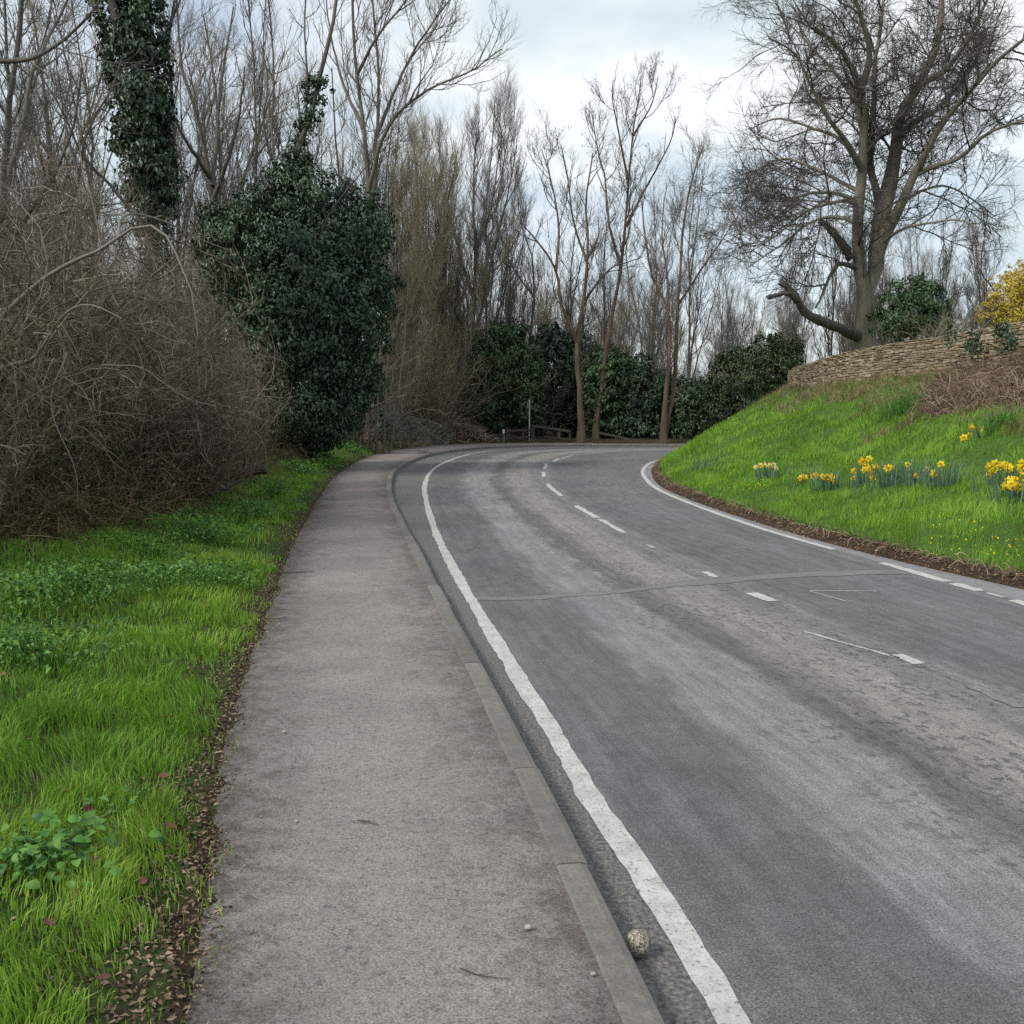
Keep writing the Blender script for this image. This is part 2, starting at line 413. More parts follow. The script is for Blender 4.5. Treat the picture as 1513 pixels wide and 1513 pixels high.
def ground_mat(name, c0, c1, c2, s1=.8, s2=14):
    m, nt, p, o = new_mat(name); N = NT(nt); co = N.objco()
    a = N.ramp(N.noise(co, s1, 5, .6), [(.35, 0.0), (.65, 1.0)])
    col = N.mix(a, c0, c1); b = N.ramp(N.noise(co, s2, 5, .7), [(.45, 0.0), (.62, 1.0)])
    col = N.mix(b, col, c2); N.l(col, p.inputs['Base Color']); p.inputs['Roughness'].default_value = .9; p.inputs['Specular IOR Level'].default_value = .1
    N.bump(N.noise(co, 30, 6, .7), .8, .05, p)
    return m
M['soil_verge'] = ground_mat('soil_verge', (.055, .075, .024), (.05, .1, .02), (.06, .045, .028))
M['soil_bank'] = ground_mat('soil_bank', (.07, .15, .025), (.09, .19, .03), (.07, .09, .03))
M['soil_edge'] = ground_mat('soil_edge', (.06, .042, .028), (.1, .07, .048), (.035, .026, .018), 3, 30)
M['field'] = ground_mat('field', (.05, .09, .025), (.07, .11, .03), (.08, .07, .04), .05, 1.2)
M['wood_floor'] = ground_mat('wood_floor', (.07, .05, .032), (.1, .075, .045), (.04, .05, .02), .6, 9)

def road_mat():
    m, nt, p, o = new_mat('road_asphalt'); N = NT(nt); co = N.objco()
    uv = N.n('ShaderNodeUVMap', uv_map='uv').outputs[0]
    sx = N.n('ShaderNodeSeparateXYZ'); N.l(uv, sx.inputs[0]); U, Vv = sx.outputs[0], sx.outputs[1]
    # lateral coordinate (0 kerb, 1 edge line, 2 centre, 3 far line, 4 far edge) shaken by long noise
    st = N.n('ShaderNodeCombineXYZ'); N.val(N.math('MULTIPLY', U, 5.0), st.inputs[0]); N.val(N.math('MULTIPLY', Vv, .55), st.inputs[1])
    long = N.noise(st.outputs[0], 1.6, 5, .6)
    Uw = N.math('ADD', U, N.math('MULTIPLY', N.math('SUBTRACT', long, .5), .22))
    band = N.ramp(N.math('MULTIPLY', Uw, .25), [(0, .85), (.215, .85), (.245, .9), (.27, .74), (.318, .76), (.34, 1.3), (.378, 1.32), (.391, .76), (.408, .8), (.426, 1.28), (.46, 1.36), (.482, .98), (.508, 1.06), (.53, .76), (.60, .8), (.66, .92), (.72, .78), (.755, .95), (.80, 1.35), (1, 1.3)])
    big = N.ramp(N.noise(co, .55, 5, .6), [(.3, .86), (.7, 1.12)])
    mid = N.mix(1, N.ramp(N.noise(st.outputs[0], 3.5, 6, .7), [(.3, .8), (.7, 1.18)]), N.ramp(N.noise(co, 7, 6, .75), [(.3, .84), (.7, 1.15)]), 'MULTIPLY')
    fine = N.ramp(N.noise(co, 130, 3, .75), [(.3, .3), (.5, 1.0), (.7, 1.8)])
    fine2 = N.ramp(N.noise(co, 45, 3, .6), [(.3, .8), (.7, 1.2)])
    s2 = N.n('ShaderNodeCombineXYZ'); N.val(N.math('MULTIPLY', U, 16.0), s2.inputs[0]); N.val(N.math('MULTIPLY', Vv, .3), s2.inputs[1])
    streak = N.ramp(N.noise(s2.outputs[0], 1.7, 6, .7), [(.3, .78), (.7, 1.22)])
    band = N.mix(1, band, streak, 'MULTIPLY')
    val = N.mix(1, N.mix(1, N.mix(1, N.mix(1, band, big, 'MULTIPLY'), mid, 'MULTIPLY'), fine, 'MULTIPLY'), fine2, 'MULTIPLY')
    hue = N.mix(N.ramp(N.noise(co, .35, 3), [(.4, 0.0), (.6, 1.0)]), (.17, .165, .157), (.162, .159, .161))
    warm = N.ramp(N.math('MULTIPLY', Uw, .25), [(.34, 0.0), (.42, 1.0), (.46, 1.0), (.5, 0.0)])
    hue = N.mix(warm, hue, (.172, .162, .148))
    col = N.mix(1, hue, val, 'MULTIPLY')
    # dark oily drips on the crown of the near lane and tyre-printed mud
    sp = N.n('ShaderNodeCombineXYZ'); N.val(N.math('MULTIPLY', U, 34.0), sp.inputs[0]); N.val(N.math('MULTIPLY', Vv, 8.0), sp.inputs[1])
    drip = N.ramp(N.math('ADD', N.noise(sp.outputs[0], 1.5, 6, .72), N.math('MULTIPLY', N.math('SUBTRACT', N.noise(co, 1.1, 3, .6), .5), .35)), [(.53, 0.0), (.6, 1.0)])
    zone = N.ramp(N.math('MULTIPLY', Uw, .25), [(.345, 0.0), (.375, .8), (.4, 1.0), (.5, 1.0), (.53, .4), (.6, 0.0)])
    zv = N.ramp(N.math('MULTIPLY', Vv, .02), [(.18, 1.0), (.28, .8), (.36, .25), (.6, 0.12)])
    f = N.mix(1, N.mix(1, drip, zone, 'MULTIPLY'), zv, 'MULTIPLY')
    col = N.mix(N.math('MULTIPLY', f, .66), col, (.048, .047, .047))
    # gritty gutter
    gz = N.ramp(N.math('MULTIPLY', Uw, .25), [(.2, 1.0), (.235, 0.0)])
    grit = N.ramp(N.noise(co, 55, 5, .75), [(.36, (.03, .028, .025)), (.5, (.13, .123, .112)), (.66, (.3, .285, .26))])
    col = N.mix(N.math('MULTIPLY', gz, .75), col, grit)
    # fine cracks
    vo = N.n('ShaderNodeTexVoronoi', feature='DISTANCE_TO_EDGE'); vo.inputs['Scale'].default_value = .5
    wv = N.n('ShaderNodeVectorMath', operation='ADD')
    nn = N.n('ShaderNodeTexNoise'); nn.inputs['Scale'].default_value = 1.2; nn.inputs['Detail'].default_value = 6; N.l(co, nn.inputs['Vector'])
    sc = N.n('ShaderNodeVectorMath', operation='SCALE'); sc.inputs['Scale'].default_value = 1.6; N.l(nn.outputs['Color'], sc.inputs[0])
    N.l(co, wv.inputs[0]); N.l(sc.outputs[0], wv.inputs[1]); N.l(wv.outputs[0], vo.inputs['Vector'])
    cr = N.ramp(vo.outputs['Distance'], [(0, 1.0), (.008, 0.0)])
    crz = N.mix(1, N.ramp(N.noise(co, .4, 3), [(.46, 0.0), (.58, .7)]), N.ramp(N.math('MULTIPLY', Vv, .02), [(.12, 0.0), (.2, 1.0)]), 'MULTIPLY')
    col = N.mix(N.mix(1, cr, crz, 'MULTIPLY'), col, (.045, .045, .046))
    N.l(col, p.inputs['Base Color'])
    N.l(N.ramp(N.noise(co, 2.0, 4), [(.3, .68), (.7, .85)]), p.inputs['Roughness']); p.inputs['Specular IOR Level'].default_value = .3
    N.bump(N.math('ADD', N.noise(co, 140, 3, .7), N.math('MULTIPLY', N.noise(co, 30, 3, .6), .6)), .55, .008, p)
    return m
M['road'] = road_mat()

def path_mat():
    m, nt, p, o = new_mat('path_asphalt'); N = NT(nt); co = N.objco()
    uv = N.n('ShaderNodeUVMap', uv_map='uv').outputs[0]
    sx = N.n('ShaderNodeSeparateXYZ'); N.l(uv, sx.inputs[0]); U, Vv = sx.outputs[0], sx.outputs[1]
    Uw = N.math('ADD', U, N.math('MULTIPLY', N.math('SUBTRACT', N.noise(co, 2.2, 6, .65), .5), .5))
    edge = N.ramp(Uw, [(0, .55), (.13, .82), (.3, 1.0), (.72, 1.03), (.9, .9), (1, .66)])
    big = N.ramp(N.noise(co, .9, 5, .6), [(.3, .85), (.7, 1.14)])
    fine = N.ramp(N.noise(co, 120, 3, .75), [(.3, .4), (.5, 1.0), (.7, 1.55)])
    f2 = N.mix(1, N.ramp(N.noise(co, 38, 5, .75), [(.3, .5), (.48, 1.0), (.75, 1.25)]), N.ramp(N.noise(co, 4, 6, .75), [(.3, .85), (.7, 1.13)]), 'MULTIPLY')
    red = N.mix(N.ramp(N.noise(co, .5, 4), [(.38, 0.0), (.62, 1.0)]), (.232, .216, .2), (.24, .21, .196))
    far = N.ramp(N.math('MULTIPLY', Vv, .02), [(.2, 0.0), (.3, 1.0), (.45, 1.0), (.6, .4)])
    red = N.mix(N.math('MULTIPLY', far, .6), red, (.205, .172, .16))
    col = N.mix(1, N.mix(1, N.mix(1, N.mix(1, red, edge, 'MULTIPLY'), big, 'MULTIPLY'), fine, 'MULTIPLY'), f2, 'MULTIPLY')
    dz = N.ramp(Uw, [(.62, 0.0), (.92, 1.0)]); dirt = N.ramp(N.noise(co, 9, 7, .8), [(.47, 0.0), (.57, 1.0)])
    col = N.mix(N.math('MULTIPLY', N.mix(1, dz, dirt, 'MULTIPLY'), .42), col, (.07, .052, .042))
    dz2 = N.ramp(Uw, [(.05, 1.0), (.3, 0.0)])
    col = N.mix(N.math('MULTIPLY', N.mix(1, dz2, dirt, 'MULTIPLY'), .6), col, (.06, .05, .038))
    N.l(col, p.inputs['Base Color']); p.inputs['Roughness'].default_value = .85; p.inputs['Specular IOR Level'].default_value = .2
    N.bump(N.math('ADD', N.noise(co, 120, 3, .7), N.math('MULTIPLY', N.noise(co, 35, 4, .7), .7)), .6, .009, p)
    return m
M['path'] = path_mat()

def line_mat(name, c, wear):
    m, nt, p, o = new_mat(name); N = NT(nt); co = N.objco()
    w = N.mix(1, N.ramp(N.noise(co, 60, 5, .75), [(wear, 0.0), (wear + .08, 1.0)]), N.ramp(N.noise(co, 14, 6, .8), [(wear - .06, .2), (wear + .05, 1.0)]), 'MULTIPLY')
    d = N.ramp(N.noise(co, 6, 7, .75), [(.3, .62), (.6, 1.0)])
    g = N.ramp(N.noise(co, 200, 2, .6), [(.3, .86), (.7, 1.08)])
    col = N.mix(w, (.15, .147, .14), N.mix(1, N.mix(1, c, d, 'MULTIPLY'), g, 'MULTIPLY'))
    N.l(col, p.inputs['Base Color']); p.inputs['Roughness'].default_value = .7; p.inputs['Specular IOR Level'].default_value = .2
    N.bump(N.noise(co, 120, 3, .7), .4, .006, p)
    return m
M['line'] = line_mat('road_paint', (.56, .55, .52), .365)
M['line_worn'] = line_mat('worn_road_paint', (.52, .515, .49), .40)
M['line_ghost'] = line_mat('faded_road_paint', (.30, .295, .285), .46)

def strip_mat(name, c, e):
    m, nt, p, o = new_mat(name); N = NT(nt); co = N.objco()
    uv = N.n('ShaderNodeUVMap', uv_map='uv').outputs[0]
    sx = N.n('ShaderNodeSeparateXYZ'); N.l(uv, sx.inputs[0])
    f = N.ramp(N.noise(co, 130, 3, .7), [(.28, .5), (.5, 1.0), (.72, 1.5)])
    b = N.ramp(N.noise(co, 3, 4, .6), [(.3, .85), (.7, 1.12)])
    col = N.mix(1, N.mix(1, c, f, 'MULTIPLY'), b, 'MULTIPLY')
    ed = N.ramp(sx.outputs[0], [(0, 1.0), (.1, 0.0), (.9, 0.0), (1, 1.0)])
    col = N.mix(N.math('MULTIPLY', ed, e), col, (.03, .03, .03))
    N.l(col, p.inputs['Base Color']); p.inputs['Roughness'].default_value = .85
    N.bump(N.noise(co, 140, 3, .7), .5, .008, p)
    return m
M['patch'] = strip_mat('patch_asphalt', (.172, .168, .16), .95)
M['joint'] = strip_mat('joint_asphalt', (.17, .168, .165), .2)

def kerb_mat():
    m, nt, p, o = new_mat('kerb_concrete'); N = NT(nt); co = N.objco()
    a = N.n('ShaderNodeAttribute', attribute_name='tint')
    base = N.ramp(a.outputs['Fac'], [(0, (.145, .134, .12)), (1, (.2, .186, .166))])
    b = N.ramp(N.noise(co, 6, 7, .75), [(.3, .6), (.7, 1.2)]); f = N.ramp(N.noise(co, 140, 4, .75), [(.3, .6), (.7, 1.35)])
    N.l(N.mix(1, N.mix(1, base, b, 'MULTIPLY'), f, 'MULTIPLY'), p.inputs['Base Color'])
    p.inputs['Roughness'].default_value = .85; N.bump(N.noise(co, 120, 4, .7), .4, .005, p)
    return m
M['kerb'] = kerb_mat()

def ball_mat():
    m, nt, p, o = new_mat('worn_ball_felt'); N = NT(nt); co = N.objco()
    n = N.noise(N.mapping(co, (1, 1, .55)), 170, 4, .75)
    col = N.ramp(n, [(.4, (.06, .054, .042)), (.5, (.3, .28, .22)), (.64, (.6, .56, .45))])
    N.l(col, p.inputs['Base Color']); p.inputs['Roughness'].default_value = .95; p.inputs['Specular IOR Level'].default_value = .1
    N.bump(n, 1.0, .006, p)
    return m
M['ball'] = ball_mat()

# ------------------------------------------------------------ the ground plan (metres; camera at the origin looking along +Y)
SUB = 12
KERB = [(1.5, -6), (.72, 0), (.37, 2.5), (.02, 4.8), (-.56, 8.3), (-1.0, 11), (-1.5, 14), (-2.12, 18), (-2.65, 22.2), (-3.09, 27), (-3.2, 32), (-3.0, 37), (-2.3, 41.3), (-1.1, 45), (.9, 47.4), (4, 48.2), (8, 47.4), (25, 46)]
LEFT = [(1.8, -6), (.92, 0), (.585, 2.5), (.22, 4.8), (-.314, 8.3), (-.70, 10.95), (-1.08, 13.9), (-1.54, 18), (-1.93, 22.2), (-2.21, 27.3), (-2.2, 32), (-1.88, 37), (-1.25, 41.3), (-.1, 44.3), (1.9, 46.2), (4.5, 46.7), (8.5, 46.1), (25, 45)]
CENT = [(4.75, -6), (3.68, 0), (3.25, 2.5), (2.87, 4.8), (2.24, 8.3), (1.80, 11), (1.44, 14), (1.05, 18), (.82, 22.2), (.84, 26.6), (1.08, 31), (1.6, 35), (2.5, 38.7), (3.8, 41.3), (5.4, 42.8), (7.6, 43.4), (11, 43.2), (25, 42.4)]
RIGHT = [(7.1, -6), (5.95, 0), (5.45, 2.5), (5.0, 4.8), (4.33, 8.3), (3.9, 11), (3.45, 14), (3.15, 18), (3.08, 21.6), (3.42, 26.2), (3.98, 30), (4.65, 33), (5.6, 35.8), (7, 38), (8.8, 39.2), (11, 39.9), (14, 40), (25, 39.6)]
EDGE = [(8.2, -6), (6.9, 0), (6.3, 2.5), (5.7, 4.8), (4.9, 8.3), (4.2, 11), (3.72, 14), (3.38, 18), (3.3, 21.8), (3.68, 26), (4.25, 29.8), (4.95, 32.7), (5.9, 35.4), (7.2, 37.6), (9, 38.8), (11.2, 39.5), (14.2, 39.6), (25, 39.2)]
PATH = [(.6, -6), (-.35, 0), (-.84, 2.5), (-1.38, 4.8), (-1.99, 8.3), (-2.44, 11), (-2.88, 14), (-3.45, 18), (-3.98, 22), (-4.5, 27), (-4.82, 32), (-4.95, 37), (-4.7, 42), (-3.7, 46.8), (-1.6, 49.8), (2, 50.3), (7, 49.4), (25, 48)]
WALL = [(13.5, -6), (13, 0), (12.6, 2.5), (12.2, 4.8), (11.9, 8.3), (11.6, 11), (11.4, 14), (11.2, 18), (11.0, 21.5), (10.7, 24.5), (10.3, 27), (9.85, 29.5), (9.4, 31.5), (9.25, 33), (9.8, 34.5), (11.5, 35.8), (14.2, 36.5), (25, 37)]
kerb_c, left_c, cent_c, right_c, edge_c, path_c, wall_c = [catmull(p, SUB) for p in (KERB, LEFT, CENT, RIGHT, EDGE, PATH, WALL)]
NS = len(kerb_c)

def z3(P2, z): return np.concatenate([P2, np.full((len(P2), 1), z)], 1)

# far ground
g = Geo(); s = 700.0
g.add([(-s, -s, -.12), (s, -s, -.12), (s, s, -.12), (-s, s, -.12)], [(0, 1, 2, 3)])
tag(obj('ground', g.mesh('ground', [M['field']])), 'level green ground reaching to the horizon', 'ground', kind='structure')

# road
cols, us = [], []
for a, b, u0, n in ((kerb_c, left_c, 0, 2), (left_c, cent_c, 1, 5), (cent_c, right_c, 2, 5), (right_c, edge_c, 3, 2)):
    for k in range(n):
        w = k / n; cols.append(a * (1 - w) + b * w); us.append(u0 + w)
ee = edge_c + nrm(edge_c - right_c) * .35
cols += [edge_c, ee]; us += [4, 4.4]
kk = kerb_c + nrm(kerb_c - left_c) * .06
cols = [kk] + cols; us = [-.2] + us
Vr = np.stack(cols, 1); vlen = arclen(left_c) - 6.0
uvr = np.stack([np.broadcast_to(np.array(us)[None], Vr.shape[:2]), np.broadcast_to(vlen[:, None], Vr.shape[:2])], -1)
V = np.concatenate([Vr, np.zeros(Vr.shape[:2] + (1,))], -1)
road = obj('road', mesh_np('road', V.reshape(-1, 3), grid_quads(*Vr.shape[:2])[:, ::1], None, [M['road']], uv=uvr.reshape(-1, 2)))
tag(road, 'grey asphalt road curving right, stained with dark tyre tracks', 'road', kind='structure')

def strip(name, centre, w, mat, z=.004, rag=.0, parent=road, label=None, step=.04, dash=None):
    """flat painted strip along a centre line (world xy)"""
    L = arclen(centre); n = max(3, int(L[-1] / step) + 1); c = resample(centre, n)
    t = np.gradient(c, axis=0); t = nrm(t); nn = np.stack([-t[:, 1], t[:, 0]], 1)
    w = np.broadcast_to(w, (n,)) if np.ndim(w) == 0 else np.interp(np.linspace(0, 1, n), np.linspace(0, 1, len(w)), w)
    def jit():
        a = rng.normal(0, 1, n); a = np.convolve(a, [.25, .5, .25], 'same'); return a * rag + np.interp(np.arange(n), np.arange(0, n + 12, 12), rng.normal(0, 1, len(np.arange(0, n + 12, 12)))) * rag
    l = c + nn * (w / 2 + jit())[:, None]; r = c - nn * (w / 2 + jit())[:, None]
    V = np.stack([z3(r, z), z3(l, z)], 1).reshape(-1, 3)
    uv = np.stack([np.tile([0, 1], n), np.repeat(np.linspace(0, L[-1], n), 2)], 1)
    o = obj(name, mesh_np(name, V, grid_quads(n, 2), None, [mat], uv=uv), parent)
    if label: o['label'] = label
    return o

strip('edge_line', left_c[:], .10, M['line'], .004, .006, label='long solid white edge line beside the kerb', step=.05)
# far edge line: solid up to the worn stretch, then broken pieces
yr = right_c[:, 1]
def part_of(curve, y0, y1, n=60):
    i = (curve[:, 1] > -5.5) & (np.arange(len(curve)) < SUB * 10)
    yy = np.linspace(y0, y1, n); return np.stack([np.interp(yy, curve[i, 1], curve[i, 0]), yy], 1)
i0 = np.argmin(np.abs(right_c[:SUB * 9, 1] - 11.75))
strip('edge_line', right_c[i0:], .10, M['line'], .004, .004, label='white edge line along the grass bank', step=.06)
for (y0, y1, w, m) in ((9.45, 10.65, .11, 'line'), (8.95, 9.35, .12, 'line'), (8.62, 8.85, .06, 'line_worn'), (8.0, 8.5, .12, 'line'), (6.3, 7.7, .11, 'line_worn'), (3.0, 5.5, .1, 'line_worn')):
    strip('edge_line', part_of(right_c, y0, y1), w, M[m], .004, .008)
# centre dashes
for (y0, y1, w, m) in ((28.9, 31.8, .10, 'line'), (25.2, 27.2, .10, 'line'), (19.3, 22.7, .10, 'line'), (15.3, 17.3, .10, 'line'), (13.35, 15.1, .09, 'line'),
                       (11.85, 12.15, .06, 'line_worn'), (9.7, 10.05, .08, 'line'), (8.45, 8.85, .12, 'line'), (6.3, 6.55, .09, 'line'), (5.35, 5.8, .07, 'line_ghost'), (3.2, 4.4, .09, 'line_worn')):
    strip('centre_dash', part_of(cent_c, y0, y1, 20), w, M[m], .004, .008, step=.03)
def cpart(i0, i1, off=0): return cent_c[i0:i1]
strip('centre_dash', np.array([(1.36, 33.0), (1.62, 35.2)]), .1, M['line'], .004, .006)
strip('centre_dash', np.array([(1.78, 35.9), (2.02, 36.9), (2.35, 38.2)]), .1, M['line'], .004, .006)
strip('centre_dash', catmull(np.array([(2.75, 39.2), (3.6, 41), (4.9, 42.5)]), 6), .09, M['line_worn'], .004, .006)
# faded remnants and thin survey marks
strip('faded_line', np.array([(2.15, 7.25), (2.33, 6.85), (2.52, 6.45)]), .04, M['line_worn'], .004, .007)
strip('survey_mark', np.array([(2.68, 8.95), (3.28, 8.93)]), .026, M['line_worn'], .004, .002)
strip('survey_mark', np.array([(2.68, 8.93), (2.84, 8.45)]), .026, M['line_worn'], .004, .002)
# trench repair across both lanes, and the old joint farther on
rep = catmull(np.array([(-.42, 8.62), (.1, 8.62), (.78, 8.85), (1.45, 9.25), (2.1, 9.55), (2.75, 9.85), (3.5, 10.0), (3.95, 10.05)]), 8)
strip('repair_strip', rep, [.18, .18, .19, .22, .27, .32, .33, .32], M['patch'], .002, .02, label='pale repaired trench crossing the road')
strip('repair_strip', np.array([(-2.1, 28.6), (.6, 25.3), (3.05, 22.9)]), .12, M['joint'], .002, .01, label='thin pale joint crossing the road before the bend')

# footpath
pin = kerb_c + nrm(path_c - kerb_c) * .115
npx = 7
Vp = np.stack([path_c * (1 - k / npx) + pin * (k / npx) for k in range(npx + 1)], 1)
pz = np.full(Vp.shape[:2] + (1,), .1)
uvp = np.stack([np.broadcast_to(np.linspace(0, 1, npx + 1)[None], Vp.shape[:2]), np.broadcast_to(vlen[:, None], Vp.shape[:2])], -1)
footpath = obj('footpath', mesh_np('footpath', np.concatenate([Vp, pz], -1).reshape(-1, 3), grid_quads(NS, npx + 1)[:, ::-1], None, [M['path']], uv=uvp.reshape(-1, 2)))
tag(footpath, 'narrow grey brown asphalt footpath between grass verge and kerb', 'footpath', kind='structure')

# kerb: stones 0.9 m long
kerb = thing('kerb', 'low concrete kerb between footpath and road', 'kerb'); kerb['kind'] = 'structure'
kl = arclen(kerb_c); y = .55
tn = nrm(np.gradient(kerb_c, axis=0))
kn_ = np.stack([-tn[:, 1], tn[:, 0]], 1)
def kerb_at(s_):
    return np.array([np.interp(s_, kl, kerb_c[:, 0]), np.interp(s_, kl, kerb_c[:, 1])]), nrm(np.array([np.interp(s_, kl, kn_[:, 0]), np.interp(s_, kl, kn_[:, 1])]))
s0 = np.interp(0, kerb_c[:SUB * 4, 1][::1], kl[:SUB * 4])      # where the kerb passes y = 0
first = s0 + 3.265 - .915 * 10
while first < 0: first += .915
sec = [(.0, -.05), (.004, .075), (.018, .099), (.04, .106), (.112, .106), (.13, .098), (.13, -.05)]
while first + .915 < kl[-1]:
    n = 4; ss = np.linspace(first + .004, first + .911, n); Vk = []
    dz, dx, tt = rng.normal(0, .002), rng.normal(0, .003), rng.random()
    for q in ss:
        p_, n_ = kerb_at(q)
        for a, b in sec: Vk.append((*(p_ + n_ * (a + dx)), b + dz))
    k = len(sec); Q = grid_quads(n, k)
    caps = [(0, 1, 2, 3), (0, 3, 4, 6), (4, 5, 6, 6)]
    T = [(0, i, i + 1) for i in range(1, k - 1)] + [((n - 1) * k, (n - 1) * k + i + 1, (n - 1) * k + i) for i in range(1, k - 1)]
    c0, _ = kerb_at(first + .45); loc = np.array([c0[0], c0[1], 0])
    obj('kerb_stone', mesh_np('kerb_stone', np.array(Vk) - loc, Q, T, [M['kerb']], tint=np.full(len(Vk), tt), smooth=False), kerb, loc)
    first += .915

# ------------------------------------------------------------ left verge and wood floor
def vnoise(x, y, f, seed=0):
    """cheap smooth value noise for ground bumps and patchiness"""
    r = np.random.default_rng(seed).random((64, 64)); x = x * f; y = y * f
    xi, yi = np.floor(x).astype(int), np.floor(y).astype(int); fx, fy = x - xi, y - yi
    fx, fy = fx * fx * (3 - 2 * fx), fy * fy * (3 - 2 * fy)
    a = r[xi % 64, yi % 64]; b = r[(xi + 1) % 64, yi % 64]; c = r[xi % 64, (yi + 1) % 64]; d = r[(xi + 1) % 64, (yi + 1) % 64]
    return (a * (1 - fx) + b * fx) * (1 - fy) + (c * (1 - fx) + d * fx) * fy

SV = np.array([-.04, .06, .18, .35, .6, .9, 1.25, 1.7, 2.3, 3.2, 5, 8, 14, 26, 50])
tp = nrm(np.gradient(path_c, axis=0)); pn = np.stack([-tp[:, 1], tp[:, 0]], 1)
for _ in range(3): pn[1:-1] = (pn[:-2] + pn[1:-1] * 2 + pn[2:]) / 4
pn = nrm(pn)
VG = path_c[:, None, :] + pn[:, None, :] * SV[None, :, None]
yy = path_c[:, 1][:, None]; st_ = np.clip((np.arange(NS)[:, None] - SUB * 12) / (SUB * 1.5), 0, 1)
steep = 1 + 2.6 * np.clip((yy - 20) / 10, 0, 1) * (1 - st_)
zz = .1 + .11 * np.minimum(SV, 1.3)[None] * steep + .16 * np.clip(SV - 1.3, 0, 6)[None] * (1 - st_) + .02 * np.clip(SV - 7, 0, 40)[None] * (1 - st_)
zz = zz + (vnoise(VG[..., 0], VG[..., 1], 1.7, 3) - .5) * .07 * np.clip(SV * 3, 0, 1)[None] * np.ones_like(yy)
zz = np.where(SV[None] < 0, .085, zz); zz[:, 1] = .105 + rng.random(NS) * .015; VG[:, 0] -= pn * rng.uniform(-.03, .06, (NS, 1)); VG[:, 1] -= pn * rng.uniform(-.03, .045, (NS, 1))
verge3 = np.concatenate([VG, zz[..., None]], -1)
q = grid_quads(NS, len(SV))
qi = np.arange(len(q)) % (len(SV) - 1); qs = np.arange(len(q)) // (len(SV) - 1)
mi = np.where((qi >= 8) | (qs > SUB * 12), 1, 0)
mi = np.where(qi < 1, 2, mi)
verge = obj('verge', mesh_np('verge', verge3.reshape(-1, 3), q, None, [M['soil_verge'], M['wood_floor'], M['soil_edge']], midx=mi))
tag(verge, 'earth verge rising left of the footpath under the thicket', 'verge', kind='structure')

# ------------------------------------------------------------ right bank
TB = np.array([-.012, 0, .02, .05, .1, .2, .3, .4, .54, .68, .8, .9, 1.0, 1.05, 1.1, 1.4, 2.2, 4.0])
pt = [-.012, 0, .02, .05, .2, .4, .68, 1, 1.05, 1.1, 1.4, 2.2, 4]
p_near = np.interp(TB, pt, [-.03, .04, .09, .13, .36, .78, 1.72, 2.72, 2.95, 3.15, 3.3, 3.6, 4.2])
p_nose = np.interp(TB, pt, [-.03, .04, .1, .24, .74, 1.32, 1.98, 2.6, 2.85, 3.05, 3.2, 3.5, 4.0])
wn_ = np.clip((edge_c[:, 1] - 20) / 11, 0, 1)[:, None]; wn_ = wn_ * wn_ * (3 - 2 * wn_)
BX = edge_c[:, None, :] * (1 - TB[None, :, None]) + wall_c[:, None, :] * TB[None, :, None]
# beyond the wall fan gently towards the garden
gcen = np.array([24.0, 22.0])
far_ = np.clip((TB - 1.1) / 2.9, 0, 1)[None, :, None]
base_ = edge_c[:, None] * (1 - np.minimum(TB, 1.1)[None, :, None]) + wall_c[:, None] * np.minimum(TB, 1.1)[None, :, None]
side_ = np.broadcast_to(gcen, base_.shape).copy(); side_[..., 1] = np.clip(base_[..., 1], 14, 30) ; side_[..., 0] = np.maximum(24.0, base_[..., 0] + 2)
BX = base_ * (1 - far_) + side_ * far_
BZ = p_near[None] * (1 - wn_) + p_nose[None] * wn_
bm_ = np.clip(np.minimum(TB * 6, (1.0 - TB) * 6), 0, 1)[None]
BZ = BZ + ((vnoise(BX[..., 0], BX[..., 1], .9, 5) - .5) * .26 + (vnoise(BX[..., 0], BX[..., 1], 2.6, 6) - .5) * .08) * bm_
bank3 = np.concatenate([BX, BZ[..., None]], -1)
qb = grid_quads(NS, len(TB)); qbi = np.arange(len(qb)) % (len(TB) - 1)
bank = obj('bank', mesh_np('bank', bank3.reshape(-1, 3), qb[:, ::-1], None, [M['soil_bank'], M['soil_edge']], midx=np.where(qbi < 2, 1, 0)))
tag(bank, 'steep grass bank rising right of the road to the stone wall', 'bank', kind='structure')

gv = np.concatenate([verge3.reshape(-1, 3), bank3.reshape(-1, 3), np.concatenate([Vp, pz], -1).reshape(-1, 3)])
gq = np.concatenate([q, qb + verge3.size // 3, grid_quads(NS, npx + 1) + verge3.size // 3 + bank3.size // 3])
bvh = BVHTree.FromPolygons([tuple(v) for v in gv], [tuple(int(i) for i in f) for f in gq])
def gz(x, y):
    h = bvh.ray_cast(Vector((x, y, 40)), Vector((0, 0, -1)))
    return h[0].z if h[0] is not None else 0.0
def seen(u, v):
    """the point of the bank or verge that the photo shows at this pixel"""
    d = ray(u, v); h = bvh.ray_cast(Vector((0, 0, EYE)), Vector(d).normalized())
    if h[0] is not None and h[0].length < 120: return np.array(h[0])
    return np.array([0, 0, EYE]) + d * (EYE / -d[2])

